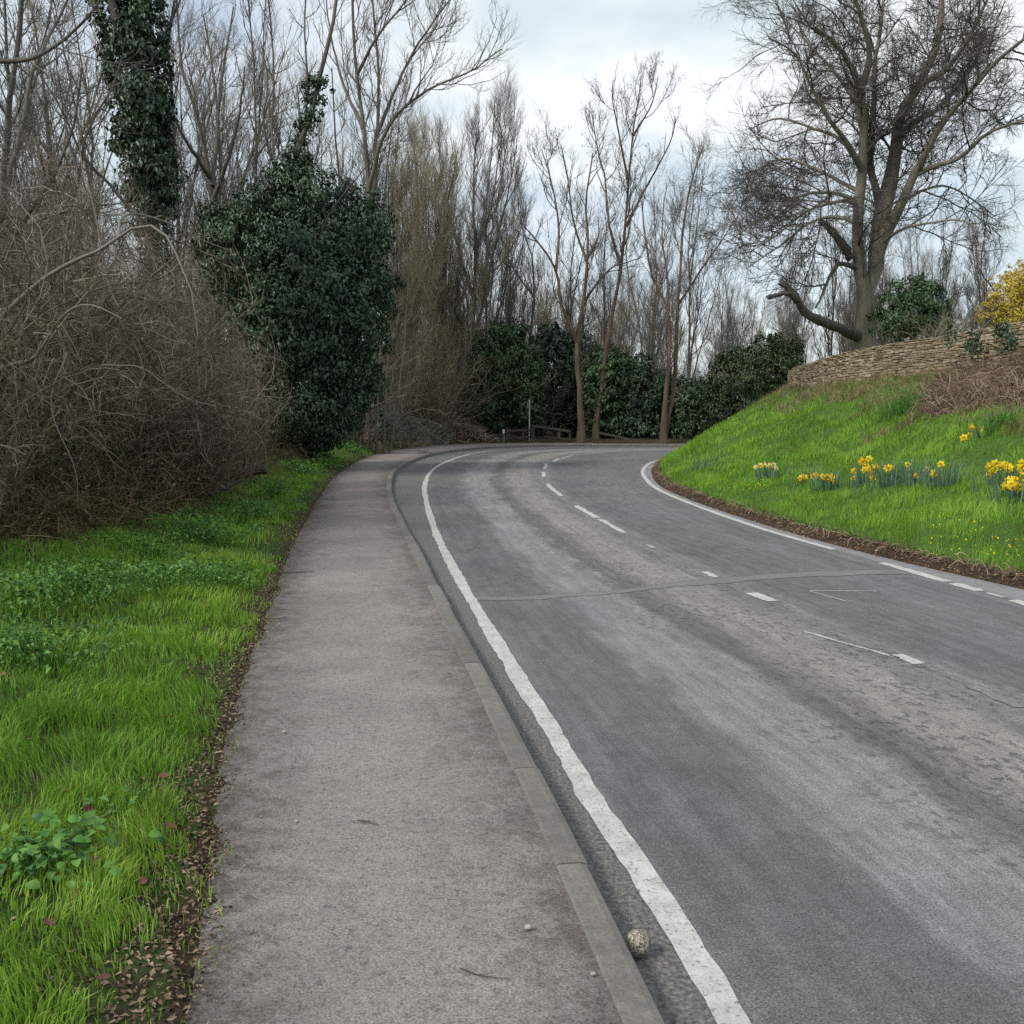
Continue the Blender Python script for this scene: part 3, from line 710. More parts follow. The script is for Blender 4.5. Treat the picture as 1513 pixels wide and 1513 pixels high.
# ------------------------------------------------------------ grass and litter (nobody could count the blades)
def scatter(G3, dens, g=rng):
    """points spread over a grid of quads with a density per square metre"""
    A, B, Cc, D = G3[:-1, :-1], G3[1:, :-1], G3[1:, 1:], G3[:-1, 1:]
    area = .5 * (np.linalg.norm(np.cross(B - A, Cc - A), axis=2) + np.linalg.norm(np.cross(Cc - A, D - A), axis=2))
    mid = (A + B + Cc + D) / 4
    cnt = g.poisson(np.clip(area * dens(mid), 0, 60000))
    i, j = np.nonzero(cnt); k = cnt[i, j]; i, j = np.repeat(i, k), np.repeat(j, k); n = len(i)
    a, b = g.random((n, 1)), g.random((n, 1))
    P = A[i, j] * (1 - a) * (1 - b) + B[i, j] * a * (1 - b) + Cc[i, j] * a * b + D[i, j] * (1 - a) * b
    return P, i + a[:, 0], j + b[:, 0]

# left verge, near: tall soft blades in tufts
def dv(mid):
    y = mid[..., 1]; x = mid[..., 0]; r = np.hypot(x, y)
    d = np.where((y > -.5) & (y < 38), np.where(y > 10, .6, 1) * np.clip(11000 * (3.2 / np.maximum(r, 3.2)) ** 1.4, 420, 11000), 0)
    s = np.broadcast_to(((SV[:-1] + SV[1:]) / 2)[None], d.shape)
    lim = np.interp(y, [0, 6, 9, 12, 16, 24, 34], [4, 3.2, 2.3, 1.7, 1.5, 1.2, .9])
    edge = np.clip((s + .05) / .1, .0, 1)
    d = d * np.clip(1 - (s - lim) / .6, 0, 1) * edge
    return np.where(x / np.maximum(y, .5) < -.62, d * np.where(x > -6, .28, 0), d)
P, fi, fj = scatter(verge3, dv)
clump = vnoise(P[:, 0], P[:, 1], 5.5, 11); cl2 = vnoise(P[:, 0], P[:, 1], 1.6, 12); cl3 = vnoise(P[:, 0], P[:, 1], 14, 13)
sv = np.interp(fj, np.arange(len(SV)), SV)
edgef = np.clip((sv + .06 - .3 * vnoise(P[:, 0], P[:, 1], 1.3, 15) ** 1.3 - .03 * np.clip(1 - P[:, 1] / 4, 0, 1) - .12 * vnoise(P[:, 0], P[:, 1], 7, 16)) / .16, 0, 1)
keep = rng.random(len(P)) < np.clip((.12 + 1.75 * (clump * .5 + cl3 * .5 - .15)) * (.12 + .88 * edgef), 0, 1)
P, clump, cl2, cl3, edgef = P[keep], clump[keep], cl2[keep], cl3[keep], edgef[keep]
r = np.hypot(P[:, 0], P[:, 1]); n = len(P)
L = (.03 + .125 * np.clip(clump * .6 + cl2 * .55 - .15, 0, 1) ** 1.2) * (.45 + .55 * edgef) * rng.uniform(.6, 1.25, n)
W = np.clip(.0042 * np.maximum(r / 4, 1) ** .9, .0035, .016) * rng.uniform(.7, 1.3, n)
az = (vnoise(P[:, 0], P[:, 1], 3.1, 14) * 9 + rng.normal(0, .8, n))
bigp = vnoise(P[:, 0], P[:, 1], .7, 19); tint = np.clip(.08 + .5 * cl2 + .45 * bigp - .22 * np.clip((P[:, 1] - 8) / 10, 0, 1) + rng.normal(0, .17, n) - .1 * (1 - edgef), 0, 1)
tint = np.where(rng.random(n) < .06, rng.random(n) * .08, np.maximum(tint, .13))
gg = Geo(); blade_geo(gg, P, L, W, np.abs(rng.normal(.45, .25, n)), tint, az=az)
gr = obj('grass', gg.mesh('grass', [M['grass']])); tag(gr, 'bright green grass on the verge left of the footpath', 'grass', kind='stuff')
print('verge blades', n)

# right bank
TBm = (TB[:-1] + TB[1:]) / 2
def db(mid):
    x, y = mid[..., 0], mid[..., 1]; r = np.hypot(x, y)
    d = np.clip(1900 * (9 / np.maximum(r, 9)) ** 1.25, 210, 1900)
    t = np.broadcast_to(TBm[None], d.shape)
    d = d * np.where((t > .016) & (t < 1.0), 1, 0) * np.where(t > .7, .7, 1)
    d = np.where(x / np.maximum(y, 1) > .56, d * .35, d)
    return np.where((y > 3) & (x / np.maximum(y, 1) < 1.2) & (np.arange(d.shape[0])[:, None] < SUB * 14.3), d, 0)
P, fi, fj = scatter(bank3, db); n = len(P)
tb = np.interp(fj, np.arange(len(TB)), TB)
cl1 = vnoise(P[:, 0], P[:, 1], 1.3, 21); cl2 = vnoise(P[:, 0], P[:, 1], 4.2, 22); r = np.hypot(P[:, 0], P[:, 1])
dry = np.clip((tb - .6 - .08 * (P[:, 1] > 26) + (cl1 - .5) * .45) / .12, 0, 1)
isdry = rng.random(n) < dry * .8
keep = rng.random(n) < np.clip(.12 + 1.35 * cl2, 0, 1) * np.where(tb < .06, .25 + .75 * np.clip((tb - .012) / .05, 0, 1), 1)
L = (.035 + .13 * cl2 ** 1.5 + .05 * cl1) * rng.uniform(.6, 1.3, n) * np.where(isdry, 1.6, 1)
W = np.clip(.0045 * np.maximum(r / 9, 1), .0045, .02) * rng.uniform(.7, 1.3, n)
tint = np.clip(.08 + .5 * cl1 + .35 * cl2 + rng.normal(0, .16, n), .12, 1); tint = np.where(rng.random(n) < .07 + .12 * (cl1 < .3), .08 * rng.random(n), tint)
az = vnoise(P[:, 0], P[:, 1], 2, 24) * 8 + rng.normal(0, 1, n)
k1 = keep & ~isdry; gg = Geo(); blade_geo(gg, P[k1], L[k1], W[k1], np.abs(rng.normal(.5, .25, k1.sum())), tint[k1], az=az[k1])
tag(obj('bank_grass', gg.mesh('bank_grass', [M['grass_bank']])), 'short bright green grass covering the bank right of the road', 'grass', kind='stuff')
k2 = keep & isdry; gg = Geo(); blade_geo(gg, P[k2], L[k2], W[k2] * .8, np.abs(rng.normal(.8, .3, k2.sum())), rng.random(k2.sum()), az=az[k2])
tag(obj('dry_grass', gg.mesh('dry_grass', [M['grass_dry']])), 'pale dead grass along the top of the bank below the wall', 'grass', kind='stuff')
print('bank blades', n)

# leaf litter: verge edge, bank foot, wood floor beyond the bend
def litter_pts(G3, dens): return scatter(G3, dens)[0]
def dl(mid):
    s_ = np.broadcast_to(((SV[:-1] + SV[1:]) / 2)[None], mid.shape[:2]); y = mid[..., 1]; r = np.hypot(mid[..., 0], y)
    d = np.where(s_ < .2, 4200, np.where(s_ < .4, 1500, 90)) * np.clip(3.5 / np.maximum(r, 3.5), .12, 1)
    d = np.where((s_ > .8) & (y > 6), 150, d)
    return np.where((y > 1) & (s_ < 6) & (np.arange(NS)[:-1, None] < SUB * 15), d, 0)
def dl2(mid):
    t = np.broadcast_to(TBm[None], mid.shape[:2]); y = mid[..., 1]
    return np.where((t < .035) & (y > 5) & (y < 37), 1300 * np.clip(10 / np.maximum(y, 10), .3, 1), 0)
A1, A2 = litter_pts(verge3, dl), litter_pts(bank3, dl2)
# crumbs on the path edges and in the gutter
def crumbs(curve, toward, z, n, spread, y0, y1):
    i = rng.uniform(0, SUB * 9, n); k = i.astype(int); w = (i - k)[:, None]
    a = curve[k] * (1 - w) + curve[k + 1] * w; b = toward[k] * (1 - w) + toward[k + 1] * w
    off = np.abs(rng.normal(0, spread, n))[:, None]; p = a + nrm(b - a) * off
    m = (p[:, 1] > y0) & (p[:, 1] < y1); return z3(p[m], z)
A3 = crumbs(path_c, pin, .104, 5200, .085, 1.5, 20); A4 = crumbs(pin, path_c, .104, 900, .12, 1.5, 14); A5 = crumbs(kerb_c, left_c, .004, 1500, .08, 1.5, 26)
gg = Geo()
for A, sz, tlt in ((A1, .022, .5), (A2, .032, .6), (A3, .011, .2), (A4, .008, .2), (A5, .009, .2)):
    n = len(A); N_ = nrm(np.array([0, 0, 1.0]) + rng.normal(0, tlt, (n, 3))); tp_ = nrm(rng.normal(0, 1, (n, 3)) * np.array([1, 1, .2]))
    leaf_geo(gg, A + np.array([0, 0, .006]), N_, tp_, sz * rng.uniform(.5, 1.3, n), .5, .12)
tag(obj('leaf_litter', gg.mesh('leaf_litter', [M['litter']])), 'dead leaves and crumbs along the verge and bank edges', 'leaf litter', kind='stuff')

# ------------------------------------------------------------ small things lying about
def fallen_leaf(x, y, sz, label):
    g_ = Geo(); N_ = nrm(np.array([[rng.normal(0, .5), rng.normal(0, .5) - .4, 1.0]])); b = np.array([[x, y, gz(x, y) + .05]])
    t_ = nrm(np.array([[rng.normal(), rng.normal(), .1]])); sd = np.cross(N_, t_)
    out = []
    for k, (al, wd) in enumerate(((0, .04), (.2, .28), (.45, .36), (.7, .26), (1, .02))):
        for s_ in (-1, 0, 1): out.append(b[0] + t_[0] * al * sz + sd[0] * s_ * wd * sz + N_[0] * (abs(s_) * .12 - .25 * (al - .5) ** 2) * sz)
    g_.add(out, grid_quads(5, 3), tint=rng.uniform(0, .65)); o = obj('fallen_leaf', g_.mesh('fallen_leaf', [M['leaf_brown']], b[0]), None, b[0])
    tag(o, label, 'leaf', 'dead leaves lying in the verge grass')
M['leaf_brown'] = tint_mat('leaf_brown', [(0, (.08, .04, .025)), (.6, (.18, .09, .05)), (1, (.3, .2, .12))], .7, .2)
for u, v, sz in ((132, 1300, .05), (75, 1395, .045), (40, 1108, .04), (205, 1328, .035), (182, 1390, .04), (140, 1213, .05), (8, 1012, .06), (250, 1165, .05), (165, 1470, .045), (235, 1075, .05), (95, 1190, .05), (260, 1245, .05)):
    p_ = seen(u, v); fallen_leaf(p_[0], p_[1], sz, 'brown dead leaf lying in the grass left of the footpath')

def twig(u, v, ln, azi, label, r0=.004):
    p_ = at(u, v, 1); d = ray(u, v); z_ = .106; p_ = np.array([0, 0, EYE]) + d * ((EYE - z_) / -d[2])
    d_ = np.array([[math.cos(azi), math.sin(azi), 0]]); Pp = grow(p_[None], d_, np.array([ln]), 6, .12); Pp[..., 2] = z_ + r0
    g_ = Geo(); V, Q = tubes(Pp, np.linspace(r0, r0 * .4, 6)[None], 4); g_.add(V, Q, tint=.2)
    P2 = grow(Pp[0, 2:3], d_ + np.array([[-d_[0, 1], d_[0, 0], 0]]) * .8, np.array([ln * .3]), 4, .1); P2[..., 2] = z_ + r0
    V, Q = tubes(P2, np.linspace(r0 * .5, r0 * .3, 4)[None], 3); g_.add(V, Q, tint=.3)
    tag(obj('fallen_twig', g_.mesh('fallen_twig', [M['twig_dark']], p_), None, p_), label, 'twig')
twig(417, 847, .30, -.02, 'dark twig lying across the left edge of the footpath', .006)
twig(528, 1213, .10, -.3, 'short curved twig lying mid footpath', .003)
twig(680, 1432, .14, -.6, 'thin twig on the footpath nearest the camera', .003)
twig(395, 914, .25, .25, 'long thin twig on the footpath beside the grass', .003)

def pebble(u, v, z_, sz, label):
    d = ray(u, v); p_ = np.array([0, 0, EYE]) + d * ((EYE - z_) / -d[2]); n1, n2 = 5, 7; V = []
    for i in range(n1):
        for j in range(n2):
            a, b = math.pi * (i + .02) / (n1 - .96), 2 * math.pi * j / n2
            V.append(np.array([math.sin(a) * math.cos(b), math.sin(a) * math.sin(b) * .7, math.cos(a) * .55 + .5]) * sz * rng.uniform(.85, 1.15))
    Q = [(i * n2 + j, i * n2 + (j + 1) % n2, (i + 1) * n2 + (j + 1) % n2, (i + 1) * n2 + j) for i in range(n1 - 1) for j in range(n2)]
    tag(obj('pebble', mesh_np('pebble', np.array(V), Q, None, [M['pebble']], tint=np.full(len(V), rng.random())), None, p_), label, 'pebble')
pebble(781, 1373, .104, .014, 'pale pebble on the footpath beside the kerb joint')
pebble(877, 1441, .104, .01, 'small pinkish pebble on the footpath near the ball')
pebble(420, 1083, .104, .012, 'whitish pebble lying on the left half of the footpath')
pebble(438, 1215, .104, .008, 'tiny stone on the left half of the near footpath')

# the worn ball in the gutter
bc = np.array([.372, 2.83, .0405]); n1, n2, rad = 18, 26, .0385; V = []
for i in range(n1):
    for j in range(n2):
        a, b = math.pi * (i + .01) / (n1 - .98), 2 * math.pi * j / n2
        V.append(np.array([math.sin(a) * math.cos(b), math.sin(a) * math.sin(b), math.cos(a) * 1.06]) * rad * (1 + rng.normal(0, .006)))
Q = [(i * n2 + j, (i + 1) * n2 + j, (i + 1) * n2 + (j + 1) % n2, i * n2 + (j + 1) % n2) for i in range(n1 - 1) for j in range(n2)]
ball = obj('worn_ball', mesh_np('worn_ball', np.array(V), Q, None, [M['ball']]), None, bc); ball.rotation_euler = (.4, .3, 0)
tag(ball, 'worn speckled grey ball lying in the gutter against the kerb', 'ball')

# ------------------------------------------------------------ dry stone walls
def stone_meshes(mat, n=8):
    out = []
    for k in range(n):
        b = .14; V = []
        for sx, sy, sz in ((-1, -1, -1), (1, -1, -1), (1, 1, -1), (-1, 1, -1), (-1, -1, 1), (1, -1, 1), (1, 1, 1), (-1, 1, 1)):
            V.append((sx * .5, sy * .5, sz * .5))
        V = np.array(V) + rng.normal(0, .022, (8, 3))
        f = np.array([[-.48, -.515, -.44], [.48, -.515, -.44], [.48, -.515, .44], [-.48, -.515, .44]]) + rng.normal(0, .012, (4, 3))
        V = np.concatenate([V, f]); Q = [(0, 3, 2, 1), (4, 5, 6, 7), (1, 2, 6, 5), (2, 3, 7, 6), (3, 0, 4, 7), (8, 9, 10, 11), (0, 1, 9, 8), (1, 5, 10, 9), (5, 4, 11, 10), (4, 0, 8, 11)]
        out.append(mesh_np('stone', V, Q, None, [mat], tint=np.full(12, (k + .5) / n), smooth=False))
    return out

def dry_wall(root, line, zb, zt, course, lens, mat, limit=300, thick=.38, near=None, order=1):
    """line: xy polyline; face on its right-hand side (towards the road) when order=1"""
    L = arclen(line); ms = stone_meshes(mat); loc0 = np.array(root.location)
    t = nrm(np.gradient(line, axis=0)); nn = np.stack([-t[:, 1], t[:, 0]], 1) * order
    def pt(s_): return np.array([np.interp(s_, L, line[:, k]) for k in (0, 1)]), nrm(np.array([np.interp(s_, L, nn[:, k]) for k in (0, 1)]))
    rows = int(round(np.max(zt - zb) / course)); stones = []
    hs = rng.uniform(.6, 1.5, rows); hs = np.concatenate([[0], np.cumsum(hs) / hs.sum()])
    for i in range(rows):
        s_ = -rng.uniform(0, lens[0])
        while s_ < L[-1]:
            w = rng.uniform(*lens); a, b = max(s_, 0), min(s_ + w, L[-1])
            if b - a > .06:
                m = (a + b) / 2; p_, n_ = pt(m); b0, b1 = np.interp(m, L, zb), np.interp(m, L, zt)
                z0, z1 = b0 + (b1 - b0) * hs[i], b0 + (b1 - b0) * hs[i + 1]
                slope = (np.interp(b, L, zb + (zt - zb) * hs[i]) - np.interp(a, L, zb + (zt - zb) * hs[i])) / (b - a)
                stones.append((p_, n_, (z0 + z1) / 2 + rng.normal(0, .004), b - a - rng.uniform(.007, .014), z1 - z0 - rng.uniform(.006, .013), slope))
            s_ += w
    # rubble core just behind the faces
    Vc = []
    for k in range(len(line)):
        for off in (thick * .5 - .06, -(thick * .5 - .06)):
            p_ = line[k] + nn[k] * off
            Vc += [(*p_, zb[k] - .3), (*p_, zt[k] - .025)]
    n4 = len(line); Qc = []
    for k in range(n4 - 1):
        o = k * 4; p = o + 4
        Qc += [(o, p, p + 1, o + 1), (o + 2, o + 3, p + 3, p + 2), (o + 1, p + 1, p + 3, o + 3)]
    Qc += [(0, 1, 3, 2), (n4 * 4 - 4, n4 * 4 - 2, n4 * 4 - 1, n4 * 4 - 3)]
    obj('rubble_core', mesh_np('rubble_core', np.array(Vc) - loc0, Qc, None, [M['wall_core']]), root)
    key = [np.hypot(*(s_[0] - (near if near is not None else 0))) for s_ in stones]
    od = np.argsort(key); rest = Geo()
    for c, k in enumerate(od):
        p_, n_, z_, w, h, sl = stones[k]
        d_ = thick * rng.uniform(.95, 1.04); me = ms[rng.integers(len(ms))]
        fx = np.array([-n_[1], n_[0], 0.0]); ang = math.atan2(-n_[0], n_[1]) + math.pi
        pos = np.array([*(p_ + n_ * rng.normal(0, .009)), z_])
        tilt = math.atan(sl) * (-1 if order == 1 else 1)
        if c < limit:
            o = obj('stone', me, root, pos - loc0); o.rotation_euler = (0, rng.normal(0, .012), 0); o.scale = (w, d_, h)
            o.rotation_euler = (rng.normal(0, .01), tilt + rng.normal(0, .004), ang)
        else:
            V = np.array([v.co for v in me.vertices]) * (w, d_, h)
            ca, sa = math.cos(tilt), math.sin(tilt); V = np.stack([V[:, 0] * ca + V[:, 2] * sa, V[:, 1], -V[:, 0] * sa + V[:, 2] * ca], 1)
            ca, sa = math.cos(ang), math.sin(ang); V = np.stack([V[:, 0] * ca - V[:, 1] * sa, V[:, 0] * sa + V[:, 1] * ca, V[:, 2]], 1) + pos - loc0
            rest.add(V, [tuple(f.vertices) for f in me.polygons], tint=rng.random())
    if rest.n:
        o = obj('stonework', rest.mesh('stonework', [mat], smooth=False), root); o['kind'] = 'stuff'

wl_ = wall_c[SUB * 5: SUB * 16]
wz_b = np.interp(np.arange(SUB * 5, SUB * 16), np.array([5, 7, 8, 9, 10, 11, 12, 13, 14, 16]) * SUB, [2.78, 2.78, 2.76, 2.66, 2.64, 2.58, 2.5, 2.5, 2.5, 2.5])
wz_t = np.interp(np.arange(SUB * 5, SUB * 16), np.array([5, 7, 8, 9, 10, 11, 12, 13, 14, 16]) * SUB, [3.66, 3.6, 3.54, 3.47, 3.45, 3.36, 3.14, 3.0, 2.98, 2.98])
sw = thing('dry_stone_wall', 'honey coloured dry stone wall curving along the top of the grass bank', 'stone wall', (11, 21.5, 2.6))
dry_wall(sw, wl_, wz_b - .1, wz_t, .066, (.1, .3), M['stone_gold'], 295, .4, np.array([10.2, 26]), 1)

ow = np.array([(-5.75, 40.8), (-5.2, 43.5), (-4.5, 45.8), (-3.5, 47.9), (-2.9, 48.8)]); ow = resample(catmull(ow, 6), 22)
oz = np.array([gz(a, b) for a, b in ow]); oz = np.convolve(np.pad(oz, 3, 'edge'), np.ones(7) / 7, 'valid')
oz = np.minimum(oz, .6)
sw2 = thing('mossy_stone_wall', 'low dark mossy dry stone wall where the footpath turns', 'stone wall', (ow[10][0], ow[10][1], oz[10]))
dry_wall(sw2, ow, oz - .1, oz + np.interp(np.linspace(0, 1, 22), [0, .3, .75, 1], [1.25, 1.3, 1.1, .55]), .12, (.22, .5), M['stone_dark'], 220, .45, None, -1)

# ------------------------------------------------------------ fences, posts
def bar(p0, p1, w, h, mat, name, parent, jit=.006):
    p0, p1 = np.array(p0, float), np.array(p1, float); d = p1 - p0; L = np.linalg.norm(d); d /= L
    up = np.array([0, 0, 1.0]) if abs(d[2]) < .8 else np.array([0, 1.0, 0]); s_ = nrm(np.cross(d, up)); u_ = np.cross(s_, d)
    V = []
    for k in range(4):
        t = k / 3
        for a, b in ((-1, -1), (1, -1), (1, 1), (-1, 1)): V.append(p0 + d * L * t + s_ * a * w / 2 + u_ * b * h / 2 + rng.normal(0, jit, 3))
    Q = grid_quads(4, 4).tolist(); Q += [(k * 4 + 3, k * 4, k * 4 + 4, k * 4 + 7) for k in range(3)] + [(3, 2, 1, 0), (12, 13, 14, 15)]
    loc = np.array(parent.location) if parent else p0
    return obj(name, mesh_np(name, np.array(V) - loc, Q, None, [mat], tint=np.full(16, rng.random()), smooth=False), parent, (0, 0, 0) if parent else p0)

fn = thing('post_and_rail_fence', 'short weathered wooden rail fence behind the far kerb', 'fence', (2.4, 50.75, .1))
for x in (1.05, 2.35, 2.9): bar((x, 50.75, .0), (x + .02, 50.75, .95 - (x - 1) * .13), .12, .1, M['fence_wood'], 'post', fn)
bar((1.0, 50.67, .95), (2.95, 50.67, .68), .05, .1, M['fence_wood'], 'rail', fn); bar((1.6, 50.67, .42), (2.98, 50.67, .24), .05, .1, M['fence_wood'], 'rail', fn)
fn2 = thing('rail_fence', 'dark broken rail fence half hidden left of the thin pole', 'fence', (0.3, 50.95, .1))
for x in (-.15, .55): bar((x, 50.95, 0), (x, 50.95, .8), .11, .1, M['fence_wood'], 'post', fn2)
bar((-.2, 50.88, .7), (1.0, 50.88, .74), .05, .09, M['fence_wood'], 'rail', fn2); bar((-.2, 50.88, .35), (.9, 50.88, .38), .05, .09, M['fence_wood'], 'rail', fn2)
rl = bar((4.3, 49.9, .62), (6.6, 49.4, .14), .08, .09, M['fence_wood'], 'fallen_rail', None); tag(rl, 'fallen fence rail sloping to the ground under the hedge', 'rail')
mp = thing('marker_post', 'stubby green post with a white cap at the path end', 'post', (-.42, 50.6, .1))
bar((-.42, 50.6, .05), (-.42, 50.6, .58), .11, .11, M['green_paint'], 'shaft', mp, .001); bar((-.42, 50.6, .581), (-.42, 50.6, .78), .115, .115, M['white_paint'], 'cap', mp, .001)
sp = thing('sign_pole', 'thin grey pole with a small sign edge-on by the far kerb', 'sign pole', (.88, 50.9, .1))
V, Q = tubes(np.array([[[.88, 50.9, 0], [.88, 50.9, 1.1], [.88, 50.9, 2.25]]]), np.full((1, 3), .032), 10)
obj('pole', mesh_np('pole', V - np.array(sp.location), Q, None, [M['pole']], tint=np.full(len(V), .5)), sp)
bar((.80, 50.75, 2.0), (.80, 51.15, 2.0), .02, .3, M['pole'], 'sign_plate', sp, .0)

# ------------------------------------------------------------ daffodils
def flower_mesh(pale):
    g_ = Geo(); n = 6
    for k in range(n):
        a = 2 * math.pi * k / n; c, s_ = math.cos(a), math.sin(a); p, q_ = -s_, c
        def pt(r_, w, y_): return (c * r_ + p * w, y_, s_ * r_ + q_ * w)
        g_.add([pt(.006, 0, 0), pt(.03, -.017, .004), pt(.052, 0, .012), pt(.03, .017, .004)], [(0, 1, 2, 3)], tint=rng.random(), mi=0)
    rg = [(.011, 0), (.014, -.02), (.021, -.032)]; V = [(math.cos(2 * math.pi * k / 8) * r_, y_, math.sin(2 * math.pi * k / 8) * r_) for r_, y_ in rg for k in range(8)]
    g_.add(V, [(i * 8 + k, i * 8 + (k + 1) % 8, (i + 1) * 8 + (k + 1) % 8, (i + 1) * 8 + k) for i in range(2) for k in range(8)], tint=.5, mi=1)
    return g_.mesh('flower', [M['daff_pale'] if pale else M['daff_petal'], M['daff_cup'] if not pale else M['daff_petal']])
FL = [flower_mesh(False), flower_mesh(True)]

def daffodils(u, v, nl, rad, flowers, label, pale=False, sc=1.0):
    reseed(label); b = seen(u, v); t = thing('daffodil_clump', label, 'daffodils', b, 'daffodil clumps on the grass bank')
    g_ = Geo(); P_ = np.concatenate([rng.normal(0, rad * .5, (nl, 2)) * (1.0, .7), np.zeros((nl, 1))], 1)
    for k in range(nl): P_[k, 2] = gz(b[0] + P_[k, 0], b[1] + P_[k, 1]) - b[2]
    n = nl; az = np.arctan2(P_[:, 1], P_[:, 0]) + rng.normal(0, .6, n)
    blade_geo(g_, P_, sc * rng.uniform(.28, .44, n), rng.uniform(.012, .018, n), np.abs(rng.normal(.3, .16, n)), rng.random(n), az=az, bend=.3)
    obj('leaves', g_.mesh('leaves', [M['daff_leaf']]), t)
    if flowers:
        st, R_ = [], []
        for (fu, fv) in flowers:
            d = ray(fu, fv); yb = b[1] + rng.normal(0, rad * .25); p_ = np.array([0, 0, EYE]) + d * (yb / d[1])
            x0, y0 = p_[0] + rng.normal(0, .03), yb + .05; zg = gz(x0, y0)
            p_[2] = max(p_[2], zg + .12)
            st.append([(x0, y0, zg), ((x0 + p_[0]) / 2, y0, (zg + p_[2]) / 2), tuple(p_ + np.array([0, .03, 0]))])
            o = obj('flower', FL[1 if pale else 0], t, p_ - b); s_ = rng.uniform(1.05, 1.4); o.scale = (s_,) * 3
            o.rotation_euler = (rng.normal(.1, .3), rng.random() * 6, rng.normal(-.15, .6))
        V, Q = tubes(np.array(st), np.full((len(st), 3), .005), 4); g_ = Geo(); g_.add(V - b, Q, tint=.7); obj('stems', g_.mesh('stems', [M['daff_leaf']]), t)

daffodils(1040, 697, 60, .34, [], 'flowerless daffodil leaves nearest the bend on the bank')
daffodils(1133, 712, 70, .26, [(1117, 690), (1124, 688), (1130, 687), (1137, 688), (1143, 687), (1147, 692)], 'small clump of pale daffodils left of the others on the bank', True)
daffodils(1191, 716, 22, .2, [(1183, 711), (1188, 705), (1189, 713), (1199, 701), (1203, 706), (1206, 702), (1202, 716), (1186, 715)], 'leafless-looking daffodil group between pale clump and big clump')
daffodils(1222, 724, 70, .24, [(1216, 704), (1222, 705), (1226, 707), (1230, 704), (1229, 710)], 'low bushy daffodil clump with flowers on its right side')
daffodils(1280, 719, 60, .28, [(1270, 683), (1274, 679), (1278, 686), (1284, 678), (1280, 690), (1262, 696), (1262, 707), (1292, 691), (1288, 700), (1290, 711), (1296, 690), (1274, 683), (1283, 693), (1278, 694)], 'largest flowering daffodil clump in the middle of the bank')
daffodils(1312, 719, 95, .34, [(1313, 692), (1318, 692), (1311, 691)], 'broad daffodil leaf clump with three flowers, right of the largest')
daffodils(1353, 716, 55, .24, [(1341, 687), (1353, 706), (1369, 711)], 'thin daffodil clump with three scattered flowers')
daffodils(1391, 720, 85, .27, [(1390, 686), (1380, 700)], 'dense daffodil leaf clump with two flowers')
daffodils(1478, 722, 70, .34, [(1462, 689), (1471, 685), (1478, 691), (1488, 689), (1491, 691), (1466, 696), (1461, 704), (1490, 694), (1484, 686), (1510, 684), (1509, 690)], 'tall daffodil clump at the right edge of the bank')
daffodils(1503, 742, 60, .26, [(1485, 719), (1490, 711), (1499, 708), (1494, 716), (1505, 720), (1497, 721), (1510, 700), (1511, 710)], 'front daffodil clump at the far right, lowest on the bank')
daffodils(1446, 650, 30, .3, [(1434, 630), (1437, 631), (1424, 647), (1428, 646), (1432, 643), (1453, 651)], 'highest daffodil clump beside a brown dead stalk up the slope')
# small yellow celandines at the foot of the bank
g_ = Geo(); pts = []
for k in range(75):
    u, v = rng.uniform(1370, 1512), rng.uniform(770, 835)
    if v < 755 + (u - 1330) * .25 - 0 and rng.random() < .5: continue
    pts.append(seen(u, v))
for k in range(40): pts.append(seen(rng.normal(1120, 14), rng.normal(723, 4)))
pts = np.array(pts) + np.array([0, 0, .09]); n = len(pts)
leaf_geo(g_, pts, nrm(rng.normal(0, .5, (n, 3)) + np.array([0, -.6, .8])), nrm(rng.normal(0, 1, (n, 3))), rng.uniform(.014, .026, n), .9, .1)
tag(obj('small_yellow_flowers', g_.mesh('small_yellow_flowers', [M['daff_petal']])), 'tiny yellow wild flowers in the grass at the bank foot', 'wild flowers', kind='stuff')

# ------------------------------------------------------------ leafy weeds on the left verge
def weed(u, v, rad, hgt, n, lsz, label, mat='weed', wid=.6, cat='weed', name='weed_clump', group='weeds on the left verge'):
    reseed(label); b = seen(u, v); t = thing(name, label, cat, b, group); g_ = Geo()
    m = max(6, n // 9); tops = np.concatenate([rng.normal(0, rad * .55, (m, 2)), rng.uniform(.35, 1, (m, 1)) * hgt], 1)
    for k in range(m): tops[k, 2] += gz(b[0] + tops[k, 0], b[1] + tops[k, 1]) - b[2]
    ci = rng.integers(0, m, n); off = rng.normal(0, 1, (n, 3)) * np.array([1, 1, .35]) * lsz * 1.3; pos = tops[ci] + off
    (oval_geo if n < 200 and mat == 'weed' else leaf_geo)(g_, pos, nrm(np.array([0, -.2, 1.0]) + rng.normal(0, .35, (n, 3)) + off * 3), nrm(off * np.array([1, 1, 0]) / lsz + rng.normal(0, .4, (n, 3)) + np.array([0, 0, -.15])), lsz * rng.uniform(.6, 1.3, n), wid)
    obj('foliage', g_.mesh('foliage', [M[mat]]), t)
    st = np.stack([np.concatenate([tops[:, :2] * .6, np.zeros((m, 1))], 1), tops * np.array([.85, .85, .6]), tops], 1); V, Q = tubes(st, np.full((m, 3), .0035), 3)
    g2 = Geo(); g2.add(V, Q, tint=.6); obj('stems', g2.mesh('stems', [M[mat]]), t)
weed(62, 1298, .14, .13, 199, .036, 'dark green broad-leaved dock plant nearest the camera in the verge', 'weed', .8, 'dock plant', 'dock_plant')
weed(150, 1240, .12, .08, 60, .045, 'small broad-leaved plant just behind the dock plant', 'weed', .75)
